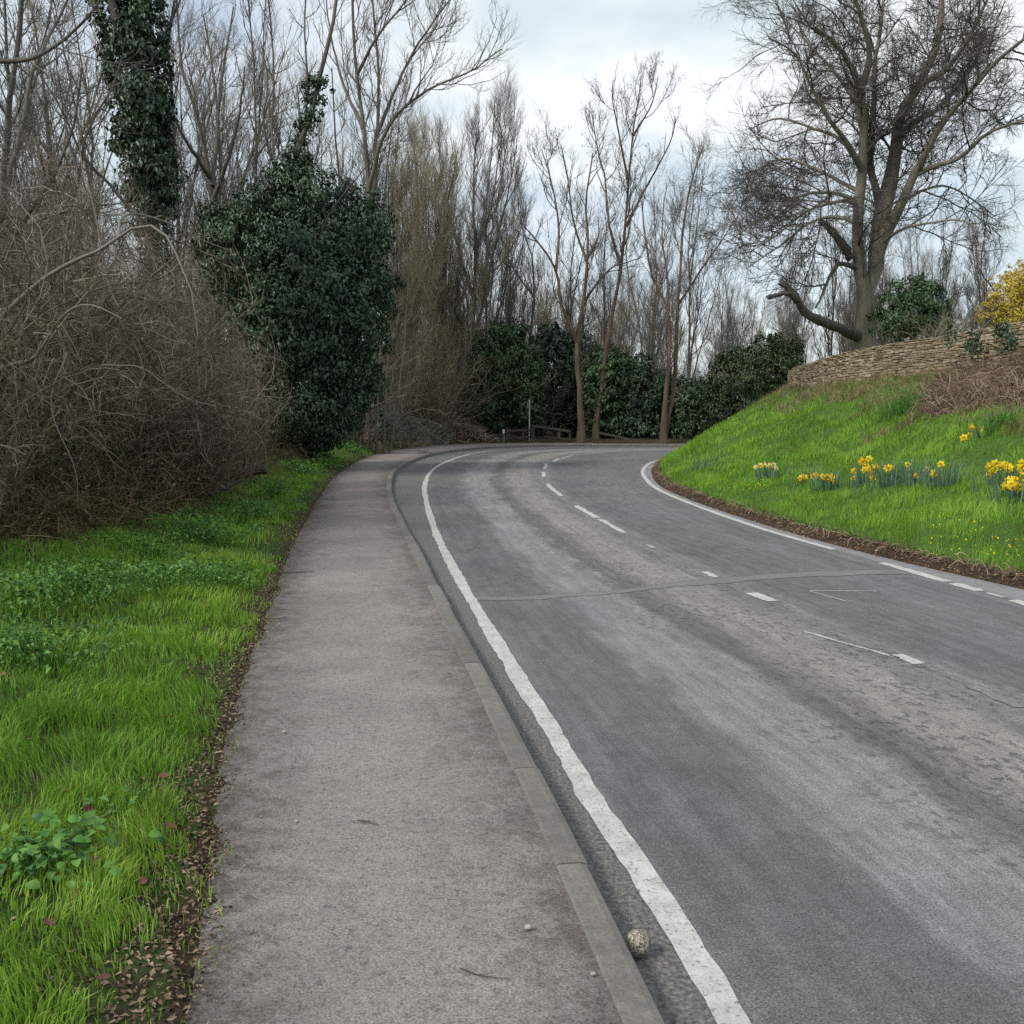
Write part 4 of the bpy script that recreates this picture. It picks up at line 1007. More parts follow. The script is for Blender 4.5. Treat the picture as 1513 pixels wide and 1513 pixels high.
for u, v, rad, h, n, ls, lab in ((60, 990, .4, .16, 420, .035, 'feathery dark green weed patch at the left edge mid verge'),
        (120, 885, .4, .22, 420, .04, 'bright leafy weed clump under the left end of the thicket'),
        (250, 880, .35, .18, 350, .035, 'green weed clump in front of the thicket centre'),
        (320, 875, .3, .18, 300, .035, 'dark leafy weed clump between thicket and footpath'),
        (300, 800, .45, .22, 380, .045, 'pale green weed drift at the thicket foot'),
        (370, 770, .4, .2, 300, .045, 'weed clump narrowing the verge beside the path'),
        (20, 905, .4, .2, 260, .045, 'leafy weeds at the very left edge under the brambles'),
        (225, 835, .35, .2, 260, .04, 'low nettle-like weeds against the brambles'),
        (405, 735, .4, .2, 240, .05, 'distant weed clump near the fallen log'),
        (440, 700, .4, .22, 240, .06, 'weed clump below the dark ivy bush'),
        (520, 668, .5, .2, 240, .07, 'bright weeds on the steep verge past the ivy bush'),
        (480, 690, .4, .15, 200, .06, 'weeds on the verge slope beside the narrowing path')):
    weed(u, v, rad, h + .07, int(n * 1.5), ls, lab)
weed(628, 675, .16, .18, 60, .06, 'dead brown weed tuft growing on the kerb at the bend', 'litter', .3)

def log(u, v, ln, r_, label):
    b = seen(u, v); Pp = grow(b[None] + np.array([[-ln * .6, 0, r_]]), np.array([[1, .2, .05]]), np.array([ln]), 8, .08); V, Q = tubes(Pp, np.linspace(r_ * 1.2, r_ * .8, 8)[None], 9)
    V = V + rng.normal(0, r_ * .08, V.shape); g_ = Geo(); g_.add(V, Q, tint=.1)
    c0 = Pp[0, -1]; ring = np.arange(9) + 63; V2 = np.concatenate([V[-9:], c0[None]]); g_.add(V2, tris=[(k, (k + 1) % 9, 9) for k in range(9)], tint=.8)
    tag(obj('fallen_log', g_.mesh('fallen_log', [M['twig_dark']], b), None, b), label, 'log')
log(352, 712, 1.3, .12, 'dark rotten log lying under the right end of the thicket')

# ------------------------------------------------------------ bare trees
def LV(dens, len_, ang, K, r, **k): return dict(dens=dens, len=len_, ang=ang, K=K, r=r, **k)
ASH = [LV(1.25, 2.7, 36, 7, .024, up=.5, wander=.13, t0=.2), LV(3.2, 1.25, 36, 5, .012, up=.4, wander=.16), LV(7.5, .65, 36, 4, .009, up=.3, wander=.16, S=1), LV(6.5, .36, 38, 3, .0075, up=.2, wander=.16, S=1)]
FINE = [LV(1.3, 3.0, 30, 7, .024, up=.7, wander=.12, t0=.15), LV(3.6, 1.4, 28, 5, .012, up=.55, wander=.14), LV(7.5, .8, 30, 4, .0095, up=.45, wander=.15, S=1), LV(6.5, .42, 32, 3, .0085, up=.3, wander=.16, S=1)]
SPARSE = [LV(.9, 2.2, 40, 7, .018, up=.4, wander=.14, t0=.15), LV(2.6, .9, 40, 5, .009, up=.3, wander=.16), LV(5.0, .45, 40, 3, .007, up=.2, wander=.16, S=1)]

def px_limb(pts, y):
    return [at(p[0], p[1], y + (p[2] if len(p) > 2 else 0)) for p in pts]

def tree(name, label, limbs, levels, bark, twig, group=None, cat='tree', K=16, S=9, extra=None, wig=.03, keys=0, cull=None):
    """limbs in world metres: the first one is the trunk from the ground"""
    reseed(label); base = np.array(limbs[0][0][0]); t = thing(name, label, cat, base, group)
    P, R = limb_arrays(limbs, K, wig)
    R[0, 0] *= 1.35; R[0, 1] *= 1.12
    g_ = Geo(); V, Q = tubes(P, R, S); nv = len(V) // len(P)
    V = V + rng.normal(0, 1, V.shape) * np.repeat(R.reshape(-1), S)[:, None] * .035
    g_.add(V, Q, tint=np.clip(.5 + rng.normal(0, .15, len(V)), 0, 1)); obj('trunk', g_.mesh('trunk', [M[bark]], base), t)
    g_ = Geo(); P0, R0 = P, R
    if extra:
        pos, d, tt, r, Lp, tan = spawn(P, R, extra['dens'], extra.get('t0', .4), .95, extra['ang'], 12)
        ln = extra['len'] * (1 - .55 * tt) * rng.uniform(.7, 1.25, len(pos)); P2 = grow(pos, d, ln, K, extra.get('wander', .1), extra.get('up', .3))
        R2 = np.minimum(r * .7, extra['r'])[:, None] * np.linspace(1, .3, K)[None]; V, Q = tubes(P2, R2, 6); g_.add(V, Q, tint=np.repeat(rng.random(len(pos)), K * 6))
        P0, R0 = np.concatenate([P, P2]), np.concatenate([R, R2])
    Pl, Rl = branch_levels(g_, P0, R0, levels)
    if keys:
        pick = rng.random(len(Pl)) < keys; c = np.repeat(Pl[pick][:, -1], 5, 0) + rng.normal(0, .07, (pick.sum() * 5, 3)) + np.array([0, 0, -.06]); n = len(c)
        leaf_geo(g_, c, nrm(rng.normal(0, 1, (n, 3))), nrm(rng.normal(0, .3, (n, 3)) + np.array([0, 0, -1.0])), rng.uniform(.06, .11, n), .4, tint=rng.random(n) * .3)
    cr = obj('crown', g_.mesh('crown', [M[twig]], base), t)
    return t

def trunk_from(u, v, y, rest, r0, r1):
    b = at(u, v, y); zg = gz(b[0], b[1]); return ([(b[0], b[1], zg - .1)] + px_limb(rest, y), r0, r1)

# the great beech behind the wall (forked trunk, spreading crown, broken low limb)
Y = 32.0
bb = at(1279, 500, Y); zb = gz(bb[0], bb[1])
lim = [([(bb[0], bb[1], zb - .2)] + px_limb([(1279, 480), (1277, 440), (1272, 410, -.05), (1267, 380, -.15), (1266, 345, -.2), (1268, 309, -.2), (1274, 255, -.3), (1278, 204, -.4), (1271, 138, -.6), (1254, 91, -.8), (1230, 62, -1.2), (1204, 40, -1.5)], Y), [.35, .31, .25, .18, .17, .16, .15, .13, .11, .09, .06, .04], .05),
       (px_limb([(1279, 462), (1284, 430, .1), (1291, 405, .15), (1297, 364, .2), (1302, 318, .3), (1309, 295, .3), (1318, 262, .3), (1324, 218, .4), (1328, 175, .6), (1356, 127, .9), (1378, 84, 1.1), (1390, 29, 1.4), (1394, -40, 1.6)], Y), [.14, .21, .27, .27, .21, .165, .145, .125, .105, .085, .055], .07),
       (px_limb([(1296, 372, .2), (1312, 340, 0), (1330, 305, -.3), (1349, 262, -.6), (1371, 218, -.9), (1396, 178, -1.2), (1436, 131, -1.7), (1473, 90, -2.2), (1520, 52, -2.8)], Y), .22, .04),
       (px_limb([(1352, 258, -.6), (1385, 244, -1), (1418, 233, -1.5), (1455, 200, -2.1), (1495, 183, -2.6), (1530, 175, -3)], Y), .1, .03),
       (px_limb([(1302, 318, .3), (1296, 280, .7), (1286, 245, 1.2), (1290, 180, 1.7), (1292, 100, 2.2), (1302, 36, 2.6), (1310, -50, 3)], Y), .15, .04),
       (px_limb([(1276, 255, -.3), (1255, 215, -.9), (1228, 180, -1.4), (1200, 130, -1.8), (1175, 80, -2.2), (1135, 55, -2.5)], Y), .12, .02),
       (px_limb([(1268, 305, -.2), (1250, 296, -.8), (1222, 303, -1.4), (1195, 310, -1.9), (1150, 345, -2.3), (1108, 372, -2.6)], Y), .08, .015),
       (px_limb([(1267, 330, -.2), (1235, 320, .3), (1195, 330, .8), (1150, 365, 1.2), (1105, 395, 1.4)], Y), .08, .015),
       (px_limb([(1270, 300, -.2), (1230, 285, -1.0), (1180, 290, -1.8), (1130, 320, -2.3), (1085, 350, -2.6)], Y), .08, .015),
       (px_limb([(1271, 285, -.2), (1235, 265, .4), (1195, 245, .9), (1150, 235, 1.4), (1105, 262, 1.8), (1075, 290, 2)], Y), .08, .015),
       (px_limb([(1276, 250, -.3), (1240, 205, .6), (1200, 190, 1.4), (1150, 175, 2.2), (1110, 190, 3)], Y), .09, .02),
       (px_limb([(1278, 204, -.4), (1262, 150, .3), (1235, 110, 1), (1190, 60, 1.6), (1150, 20, 2)], Y), .1, .02),
       (px_limb([(1271, 138, -.6), (1285, 80, -1), (1270, 20, -1.5), (1255, -40, -2)], Y), .13, .04),
       (px_limb([(1324, 218, .4), (1345, 185, 1.2), (1385, 160, 2), (1430, 110, 2.8), (1460, 40, 3.4)], Y), .14, .03),
       (px_limb([(1330, 300, -.3), (1362, 282, .3), (1395, 275, .9), (1430, 290, 1.4), (1470, 320, 1.8)], Y), .07, .015),
       (px_limb([(1297, 364, .2), (1330, 340, -.6), (1372, 330, -1.3), (1420, 325, -1.9), (1450, 345, -2.2)], Y), .07, .015),
       (px_limb([(1356, 127, .9), (1400, 100, .2), (1440, 40, -.4), (1470, -30, -.8)], Y), .12, .03),
       (px_limb([(1264, 395, -.1), (1240, 390, -.5), (1225, 410, -.8), (1214, 438, -1), (1205, 455, -1.2)], Y), .1, .03)]
beech = tree('beech_tree', 'huge bare beech tree with forked trunk standing behind the stone wall', lim,
             [LV(2.4, 2.6, 50, 8, .032, up=.22, wander=.17, t0=.2, taper=.35, asd=16), LV(4.6, 1.3, 44, 6, .014, up=.1, wander=.2, taper=.35), LV(8.5, .75, 42, 4, .009, up=.02, wander=.22, S=1, droop=.15), LV(8.0, .38, 42, 3, .008, wander=.2, S=1, droop=.15)],
             'bark_beech', 'twig_dark', K=18, S=12, wig=.03, extra=dict(dens=.16, len=3.6, ang=50, r=.045, up=.3, t0=.3, wander=.12))
bl = px_limb([(1272, 497, 0), (1255, 492, -.5), (1236, 484, -.9), (1213, 474, -1.3), (1190, 462, -1.6), (1179, 447, -1.8), (1168, 428, -1.9), (1153, 417, -2)], Y)
bl2 = px_limb([(1180, 447, -1.8), (1165, 434, -2.1), (1148, 436, -2.3), (1134, 440, -2.4)], Y)
st1 = px_limb([(1258, 382, -.15), (1245, 362, -.5), (1228, 340, -.8), (1212, 326, -1)], Y)
bbase = np.array(beech.location)
for pts, r0, r1, nm in ((bl, .2, .1, 'broken_limb'), (bl2, .09, .05, 'broken_limb'), (st1, .15, .09, 'snapped_stub')):
    P_, R_ = limb_arrays([(pts, r0, r1)], 14, .03); V, Q = tubes(P_, R_, 9); V = V + rng.normal(0, .02, V.shape)
    g_ = Geo(); g_.add(V, Q, tint=.35); g_.add(np.concatenate([V[-9:], P_[0, -1][None]]), tris=[(k, (k + 1) % 9, 9) for k in range(9)], tint=.9)
    o = obj(nm, g_.mesh(nm, [M['bark_grey']], bbase), beech)
g_ = Geo(); P_, R_ = limb_arrays([(bl, .22, .08)], 14, .02); branch_levels(g_, P_, R_, [LV(.7, .7, 50, 5, .012, up=.2, wander=.25, t0=.3), LV(3, .35, 40, 4, .006)])
obj('twigs', g_.mesh('twigs', [M['twig_dark']], bbase), beech)

# trees round the bend
tree('ash_tree', 'reddish two-forked bare tree by the far kerb, left of the tallest', [trunk_from(858, 650, 50.5, [(857, 600), (856, 560), (853, 505), (861, 450), (868, 400), (868, 340), (866, 300), (870, 255), (876, 225)], .2, .03),
     (px_limb([(853, 505), (838, 470, -.5), (828, 445, -.8), (821, 400, -1), (800, 365, -1.4), (775, 335, -1.8)], 50.5), .13, .03), (px_limb([(862, 448), (885, 415, .5), (905, 395, .9), (925, 388, 1.2), (950, 380, 1.5)], 50.5), .09, .02),
     (px_limb([(821, 400, -1), (826, 340, -.6), (815, 270, -.3), (800, 220, 0)], 50.5), .09, .02), (px_limb([(868, 390), (848, 330, .8), (838, 260, 1.2), (830, 215, 1.4)], 50.5), .08, .02)],
     ASH, 'bark_red', 'twig_dark', 'bare trees along the outside of the bend', extra=dict(dens=.35, len=3.2, ang=35, r=.05, up=.5), keys=.012)
tree('ash_tree', 'tallest slender bare tree beyond the bend with seed bunches in its top', [trunk_from(880, 650, 53, [(886, 590), (893, 530), (903, 470), (913, 420), (925, 340), (928, 270), (934, 205), (942, 150), (947, 112)], .18, .025),
     (px_limb([(917, 395), (900, 330, .5), (893, 260, 1), (882, 215, 1.4), (876, 170, 1.8)], 53), .1, .02), (px_limb([(925, 335), (950, 285, -.5), (975, 240, -1), (992, 205, -1.4), (998, 175, -1.8)], 53), .1, .02),
     (px_limb([(928, 265), (915, 200, -.8), (905, 145, -1.2), (906, 118, -1.4)], 53), .08, .02), (px_limb([(936, 200), (960, 160, .8), (968, 135, 1.2), (972, 115, 1.3)], 53), .07, .02)],
     ASH, 'bark_red', 'twig_dark', 'bare trees along the outside of the bend', extra=dict(dens=.45, len=3.0, ang=32, r=.045, up=.6), keys=.045)
tree('ash_tree', 'bare tree with two reddish stems forking low, nearest the grass bank', [trunk_from(980, 660, 49, [(982, 610), (985, 560), (990, 500), (988, 458), (975, 430), (962, 405), (953, 360), (951, 320), (946, 280)], .17, .02),
     (px_limb([(983, 640, .2), (992, 590, .3), (997, 545, .4), (1000, 490, .4), (1003, 440, .4), (1006, 390, .5), (1010, 330, .6), (1022, 270, .8), (1032, 235, 1), (1040, 215, 1.2)], 49), .15, .03),
     (px_limb([(1002, 450, .4), (1025, 415, -.2), (1045, 385, -.6), (1070, 350, -1), (1090, 320, -1.2)], 49), .08, .02), (px_limb([(988, 458), (985, 400, .8), (978, 340, 1.4), (985, 270, 1.8)], 49), .08, .02)],
     ASH, 'bark_red', 'twig_grey', 'bare trees along the outside of the bend', extra=dict(dens=.3, len=2.8, ang=35, r=.04, up=.5))
tree('slender_tree', 'thin pale stem leaning between the tallest tree and the two-stemmed tree', [trunk_from(952, 650, 58, [(950, 560), (945, 480), (935, 440), (925, 380), (935, 300)], .11, .02)], SPARSE, 'bark_pale', 'twig_grey', 'bare trees along the outside of the bend', extra=dict(dens=.3, len=2.4, ang=35, r=.03, up=.5))

# the fine-twigged tan trees left of the bend
tree('poplar_tree', 'dense upswept fine-twigged tree right of the ivy bush', [trunk_from(690, 650, 53.5, [(690, 590), (697, 520), (701, 450), (702, 380), (701, 310), (700, 260), (702, 220), (704, 190)], .24, .025),
     (px_limb([(697, 500), (712, 460, -1), (722, 410, -1.3), (735, 350, -1.6), (752, 280, -1.8), (760, 240, -2), (764, 215, -2)], 53.5), .13, .02), (px_limb([(700, 440), (680, 380, 1), (662, 310, 1.4), (652, 260, 1.7), (648, 220, 2)], 53.5), .13, .02),
     (px_limb([(702, 370), (722, 320, 1), (735, 250, 1.5), (740, 210, 1.8), (742, 190, 2)], 53.5), .1, .02), (px_limb([(697, 505), (668, 450, -1), (640, 390, -1.5), (620, 320, -1.8), (615, 250, -2)], 53.5), .12, .02)],
     FINE, 'bark_grey', 'twig_grey', 'fine twigged trees left of the bend', extra=dict(dens=.55, len=4, ang=28, r=.05, up=.8))
tree('poplar_tree', 'olive brown twiggy tree directly behind the ivy bush right edge', [trunk_from(615, 640, 50, [(612, 560), (610, 480), (612, 400), (618, 320), (622, 270), (628, 235)], .2, .03),
     (px_limb([(611, 500), (595, 440, .8), (585, 370, 1.2), (590, 300, 1.6), (595, 240, 1.8)], 50), .1, .02), (px_limb([(612, 440), (640, 380, -.8), (660, 300, -1.2), (670, 260, -1.5), (675, 225, -1.6)], 50), .1, .02)],
     FINE, 'bark_grey', 'twig_tan', 'fine twigged trees left of the bend', extra=dict(dens=.7, len=3.4, ang=32, r=.045, up=.7))
for k_, (u, y_, lab, vt) in enumerate(((590, 47, 'twiggy tan tree half hidden by the ivy bush edge', 250), (640, 53, 'tan upswept tree between the two poplar-like trees', 260), (655, 52.5, 'olive twiggy young tree behind the mossy wall', 330), (725, 56, 'fine-twigged tan tree above the tall evergreen', 300), (575, 46.5, 'young tan tree rising just behind the pale stems', 360))):
    w_ = 22 * 47 / y_
    tree('twiggy_tree', lab, [trunk_from(u, 648, y_, [(u + 3, 560), (u - 2, 470), (u + 4, (470 + vt) / 2), (u + 2, vt)], .11, .02), (px_limb([(u + 2, 560), (u - w_, 470, .6), (u - w_ * 1.5, 400, 1), (u - w_ * 1.8, vt + 30, 1.4)], y_), .06, .015), (px_limb([(u + 2, 530), (u + w_, 450, -.6), (u + w_ * 1.3, 380, -1), (u + w_ * 1.8, vt + 20, -1.3)], y_), .06, .015), (px_limb([(u + 2, 600), (u + w_ * .8, 520, .8), (u + w_ * 1.8, 450, 1.4), (u + w_ * 2.2, 400, 1.7)], y_), .05, .015)],
         FINE, 'bark_grey', 'twig_tan' if k_ != 3 else 'twig_grey', 'fine twigged trees left of the bend', extra=dict(dens=.6, len=2.4, ang=32, r=.035, up=.6, t0=.15), S=7)
tree('leaning_tree', 'dark crooked tree leaning right above the evergreen at the bend', [trunk_from(668, 650, 51, [(672, 580), (690, 520), (705, 480), (718, 440), (728, 405), (750, 375), (765, 345)], .15, .03),
     (px_limb([(700, 495), (690, 440, .4), (672, 400, .6), (665, 340, .8)], 51), .08, .02)], ASH, 'twig_dark', 'twig_tan', 'fine twigged trees left of the bend', extra=dict(dens=.5, len=2.2, ang=45, r=.03, up=.3))
tree('slender_tree', 'bare tree with a forked top behind the crooked tree', [trunk_from(770, 640, 58, [(775, 560), (782, 500), (790, 440), (785, 380), (770, 330), (765, 280)], .16, .02), (px_limb([(790, 440), (760, 400, -.5), (745, 370, -.8)], 58), .08, .02)], ASH, 'bark_grey', 'twig_grey', 'bare trees along the outside of the bend', extra=dict(dens=.4, len=2.6, ang=38, r=.04, up=.4))

# tall pale tree left of centre, growing from a clump of pale stems
tree('tall_tree', 'tall pale-barked tree reaching its branches right over the ivy bush', [trunk_from(562, 650, 39.5, [(560, 590), (555, 520), (550, 430), (548, 340), (543, 260), (537, 190), (527, 110), (521, 30), (518, -60)], .2, .04),
     (px_limb([(549, 345), (552, 280, .6), (556, 200, 1), (558, 100, 1.3), (552, 20, 1.5), (548, -60, 1.7)], 39.5), .12, .03),
     (px_limb([(545, 285), (562, 215, -.8), (590, 165, -1.4), (635, 132, -1.8), (690, 108, -2.2), (742, 72, -2.4)], 39.5), .11, .02),
     (px_limb([(556, 200, 1), (585, 130, .4), (615, 70, -.2), (650, 20, -.6), (680, -20, -1)], 39.5), .09, .02),
     (px_limb([(537, 190), (510, 130, .8), (490, 60, 1.4), (480, -20, 2)], 39.5), .09, .02),
     (px_limb([(527, 110), (560, 50, -1), (600, 0, -1.6), (620, -50, -2)], 39.5), .08, .02)],
     ASH, 'bark_pale', 'twig_grey', extra=dict(dens=.75, len=3, ang=36, r=.035, up=.5), keys=0)
cs = thing('coppice_stems', 'cluster of thin brown tree stems beside the path under the ivy bush', 'tree stems', at(552, 648, 37.6) * (1, 1, 0) + np.array([0, 0, .4]))
cb = np.array(cs.location)
for (u0, u1, v1, r_) in ((536, 528, 420, .05), (547, 552, 330, .075), (556, 572, 360, .06), (567, 585, 340, .055), (528, 508, 480, .04), (574, 602, 380, .045)):
    a, b = at(u0, 645, 37.6 + rng.normal(0, .4)), at(u1, v1, 37.6 + rng.normal(0, .4)); a[2] = gz(a[0], a[1]) - .1
    P_, R_ = limb_arrays([([a, (a + b) / 2 + rng.normal(0, .12, 3), b], r_, r_ * .2)], 8, .03); V, Q = tubes(P_, R_, 8); g_ = Geo(); g_.add(V - cb, Q, tint=rng.random()); obj('stem', g_.mesh('stem', [M['bark_red' if r_ > .055 else 'bark_grey']]), cs)

# bare trees behind the thicket
tree('forked_tree', 'dark bare tree forking upward right of the ivy-wrapped trunk', [trunk_from(322, 640, 30, [(322, 500), (320, 400), (314, 320), (310, 260), (296, 190), (283, 150), (268, 90), (262, 20), (260, -40)], .15, .02),
     (px_limb([(312, 275), (320, 200, .6), (326, 130, 1), (335, 70, 1.2), (345, 10, 1.4)], 30), .1, .02), (px_limb([(310, 262), (292, 235, -.8), (270, 200, -1.4), (255, 160, -1.8), (250, 100, -2)], 30), .08, .02), (px_limb([(314, 300), (335, 240, -.8), (352, 180, -1.3), (362, 100, -1.6)], 30), .09, .02)],
     ASH, 'bark_grey', 'twig_grey', extra=dict(dens=.3, len=2.4, ang=38, r=.035, up=.5))
tree('edge_tree', 'bare spreading tree at the upper left edge of the view', [trunk_from(-30, 700, 15, [(-25, 560), (-5, 400), (4, 280), (12, 180), (26, 60), (36, -60)], .09, .03),
     (px_limb([(4, 290), (30, 200, .5), (50, 100, .9), (90, 20, 1.2), (120, -50, 1.4)], 15), .05, .015), (px_limb([(-20, 90, -.3), (40, 88, -.5), (85, 65, -.7), (130, 25, -.9), (160, -20, -1)], 15), .045, .012),
     (px_limb([(-5, 400), (40, 320, -.6), (80, 260, -1), (110, 180, -1.3), (120, 100, -1.5)], 15), .05, .012), (px_limb([(-5, 370), (50, 330, .5), (110, 310, .9), (180, 300, 1.2)], 15), .04, .01)],
     [LV(2.4, 1.6, 45, 7, .012, up=.15, wander=.2), LV(4.4, .75, 45, 5, .007, up=.1, wander=.2), LV(6, .38, 42, 3, .0055, up=.1, S=1), LV(5, .2, 42, 3, .004, S=1)], 'bark_grey', 'twig_grey', extra=dict(dens=.5, len=1.8, ang=50, r=.025, up=.2))
tree('sapling', 'slim V-forked sapling standing up out of the thicket', [trunk_from(85, 700, 14, [(86, 500), (92, 400), (108, 300), (120, 235), (133, 180), (160, 135), (178, 90)], .05, .012), (px_limb([(115, 255), (98, 190, .2), (86, 120, .4), (82, 60, .5)], 14), .025, .008),
     (px_limb([(192, 310, .3), (160, 270, .2), (122, 230, 0), (92, 165, -.2), (60, 110, -.3)], 14), .03, .008)], [LV(2.2, 1.1, 40, 6, .01, up=.2, wander=.16), LV(4, .5, 40, 4, .006, up=.2), LV(6, .25, 40, 3, .0045, S=1)], 'twig_dark', 'twig_dark')

# ------------------------------------------------------------ ivy
def ivy_part(parent, name, ells, n, size, mat='ivy', **k):
    reseed(parent['label'] + name); g_ = Geo(); leaf_cloud(g_, ells, n, size, **k); return obj(name, g_.mesh(name, [M[mat]], np.array(parent.location)), parent)
Y = 22.5
it = tree('ivy_clad_tree', 'tall trunk wrapped in dark ivy rising behind the thicket', [trunk_from(226, 700, Y, [(226, 500), (225, 330), (220, 250), (210, 170), (203, 100), (205, 40), (214, -40)], .2, .12),
     (px_limb([(204, 110), (180, 50, -.2), (165, 0, -.3), (155, -60, -.4)], Y), .12, .08), (px_limb([(230, 270), (240, 180, .2), (245, 90, .3), (258, 0, .4)], Y), .05, .03), (px_limb([(240, 290), (250, 200, .3), (232, 100, .6), (270, -10, .5)], Y), .04, .02)],
     [LV(1.6, 1.2, 40, 6, .014, up=.4), LV(3.5, .6, 40, 4, .008, up=.2), LV(6, .3, 40, 3, .006, S=1)], 'bark_grey', 'twig_dark')
el = []
for u, v, r_ in ((226, 380, .28), (225, 330, .36), (224, 300, .45), (222, 270, .55), (218, 240, .6), (214, 210, .62), (211, 180, .62), (206, 150, .62), (202, 120, .64), (199, 92, .64), (206, 62, .52), (210, 30, .46), (214, -10, .46), (182, 62, .44), (170, 30, .42), (160, -5, .4), (215, -45, .42), (152, -40, .38), (233, 290, .3), (196, 200, .35), (234, 150, .3)):
    c = at(u, v, Y + rng.normal(0, .08)); el.append((*c, r_, r_, r_ * 1.0))
ivy_part(it, 'ivy', el, 17000, .11, clump=.2, nclump=700, droop=1.2)

Y = 27.0
ib = tree('ivy_bush_tree', 'huge rounded dark ivy bush smothering a tree beside the path', [trunk_from(455, 650, Y, [(455, 580), (450, 480), (430, 330), (424, 270), (438, 225), (460, 165), (472, 115), (486, 60), (500, -20)], .2, .04),
     (px_limb([(430, 330), (412, 270, .3), (402, 200, .5), (405, 120, .6), (400, 30, .7), (396, -50, .8)], Y), .045, .02), (px_limb([(412, 270, .3), (390, 190, .1), (395, 120, 0), (385, 60, -.1)], Y), .04, .015), (px_limb([(440, 230), (455, 130, .5), (450, 40, .8), (455, -40, 1)], Y), .04, .02),
     (px_limb([(450, 420, -.6), (480, 330, -1.5), (510, 285, -2), (545, 240, -2.4)], Y), .035, .012)],
     [LV(1.3, 1.2, 35, 6, .016, up=.5), LV(3.5, .6, 38, 4, .008, up=.3), LV(6, .3, 40, 3, .007, S=1)], 'bark_grey', 'twig_dark')
E_ = lambda u, v, dy, rx, rz, ry=None: (*at(u, v, Y + dy), rx, ry or rx, rz)
el = [E_(425, 400, -.2, .75, .8), E_(430, 400, .6, .8, .9), E_(520, 560, 0, .75, .9), E_(505, 605, -.2, .75, .75), E_(445, 600, -.8, 1.1, 1.0), E_(395, 480, .1, 1.0, 1.3), E_(375, 545, .5, 1.0, 1.1), E_(400, 620, .1, .9, .8), E_(345, 440, .6, .9, 1.0), E_(325, 335, .2, .75, .6), E_(372, 318, .2, .8, .6), E_(450, 420, 0, 2.0, 2.2), E_(505, 360, 0, 1.2, 1.5), E_(350, 380, 0, 1.1, 1.2), E_(500, 450, -.4, 1.35, 1.5), E_(470, 300, .2, 1.1, .9), E_(400, 320, 0, 1.1, .9), E_(545, 340, 0, .7, .8), E_(548, 430, 0, .72, .85), E_(420, 500, -.6, 1.4, 1.6), E_(490, 540, -.4, 1.05, 1.2), E_(440, 590, -.3, 1.0, 1.1), E_(330, 360, .3, .8, .8), E_(480, 620, -.2, .75, .8), E_(435, 640, -.2, .9, .8), E_(515, 400, -.5, .9, 1.0), E_(470, 480, -1.0, .9, 1.0), E_(400, 560, .2, 1.0, 1.4), E_(530, 500, -.2, .8, .8)]
ivy_part(ib, 'ivy', el, 88000, .11, clump=.28, nclump=3300, droop=1.1, inner=.3)
el = []
for u, v, r_ in ((428, 285, .5), (424, 262, .45), (432, 240, .36), (440, 220, .34), (450, 195, .3), (458, 170, .28), (464, 150, .3), (470, 130, .32), (476, 118, .25), (415, 250, .3)):
    c = at(u, v, Y); el.append((*c, r_, r_, r_ * 1.2))
ivy_part(ib, 'ivy_stem', el, 2600, .105, clump=.18, nclump=120, droop=1.0)

tt = [o for o in bpy.data.objects if o.name.startswith('tall_tree')][0]
ivy_part(tt, 'ivy', [(*at(u, v, 39.4), r_, r_, r_ * 1.4) for u, v, r_ in ((562, 640, .32), (563, 620, .3), (561, 600, .28), (560, 580, .26), (559, 560, .24), (557, 540, .22), (556, 515, .2), (568, 632, .25))], 2600, .1, clump=.16, nclump=110, droop=1.0)
# evergreen masses round the outside of the bend
def bush(name, label, loc, el, n, size, mat, stems=5, group=None, cat='bush', **k):
    reseed(label); t = thing(name, label, cat, loc, group); b = np.array(loc, float); g_ = Geo(); leaf_cloud(g_, el, n, size, **k); obj('foliage', g_.mesh('foliage', [M[mat]], b), t)
    el = np.array(el); lim = []
    for s_ in range(stems):
        e = el[rng.integers(len(el))]; top = e[:3] + rng.normal(0, .3, 3) * e[3:]
        lim.append(([b + rng.normal(0, .2, 3) * (1, 1, 0), (b + top) / 2 + rng.normal(0, .2, 3), top], .06, .02))
    P, R = limb_arrays(lim, 10, .04); g_ = Geo(); V, Q = tubes(P, R, 5); g_.add(V - b, Q, tint=.3)
    g2 = Geo(); branch_levels(g2, P, R, [LV(2.5, .8, 45, 5, .015, up=.2, t0=.4)]); g_.add(np.concatenate(g2.V) - b, np.concatenate(g2.Q), tint=.4)
    obj('stems', g_.mesh('stems', [M['twig_dark']]), t); return t
def EL(u, v, y, rx, rz, ry=None): return (*at(u, v, y), rx, ry or rx, rz)
GB = 'evergreen bushes round the outside of the bend'
def gl(u, y): p = at(u, 640, y); return (p[0], p[1], max(gz(p[0], p[1]), 0.0))
bush('ivy_bush', 'tall dark green evergreen bush behind the marker post', gl(745, 52.5), [EL(745, 540, 52.5, 1.5, 1.9), EL(725, 575, 52.7, 1.1, 1.6), EL(770, 555, 52.5, 1.0, 2.0), EL(735, 610, 52.7, 1.2, 1.1), EL(760, 500, 53, .9, .9), EL(715, 525, 52.5, .8, 1.0), EL(780, 600, 52.5, .9, 1.2)], 14000, .19, 'ivy_wood', group=GB, clump=.34, nclump=700)
bush('ivy_bush', 'gloomy evergreen mass behind the rail fence', gl(825, 57), [EL(820, 560, 57, 1.7, 2.4), EL(850, 530, 57, 1.3, 1.6), EL(800, 600, 57, 1.3, 1.4), EL(850, 610, 57, 1.5, 1.3), EL(812, 505, 57, 1.0, .9)], 15000, .2, 'ivy', group=GB, clump=.36, nclump=600)
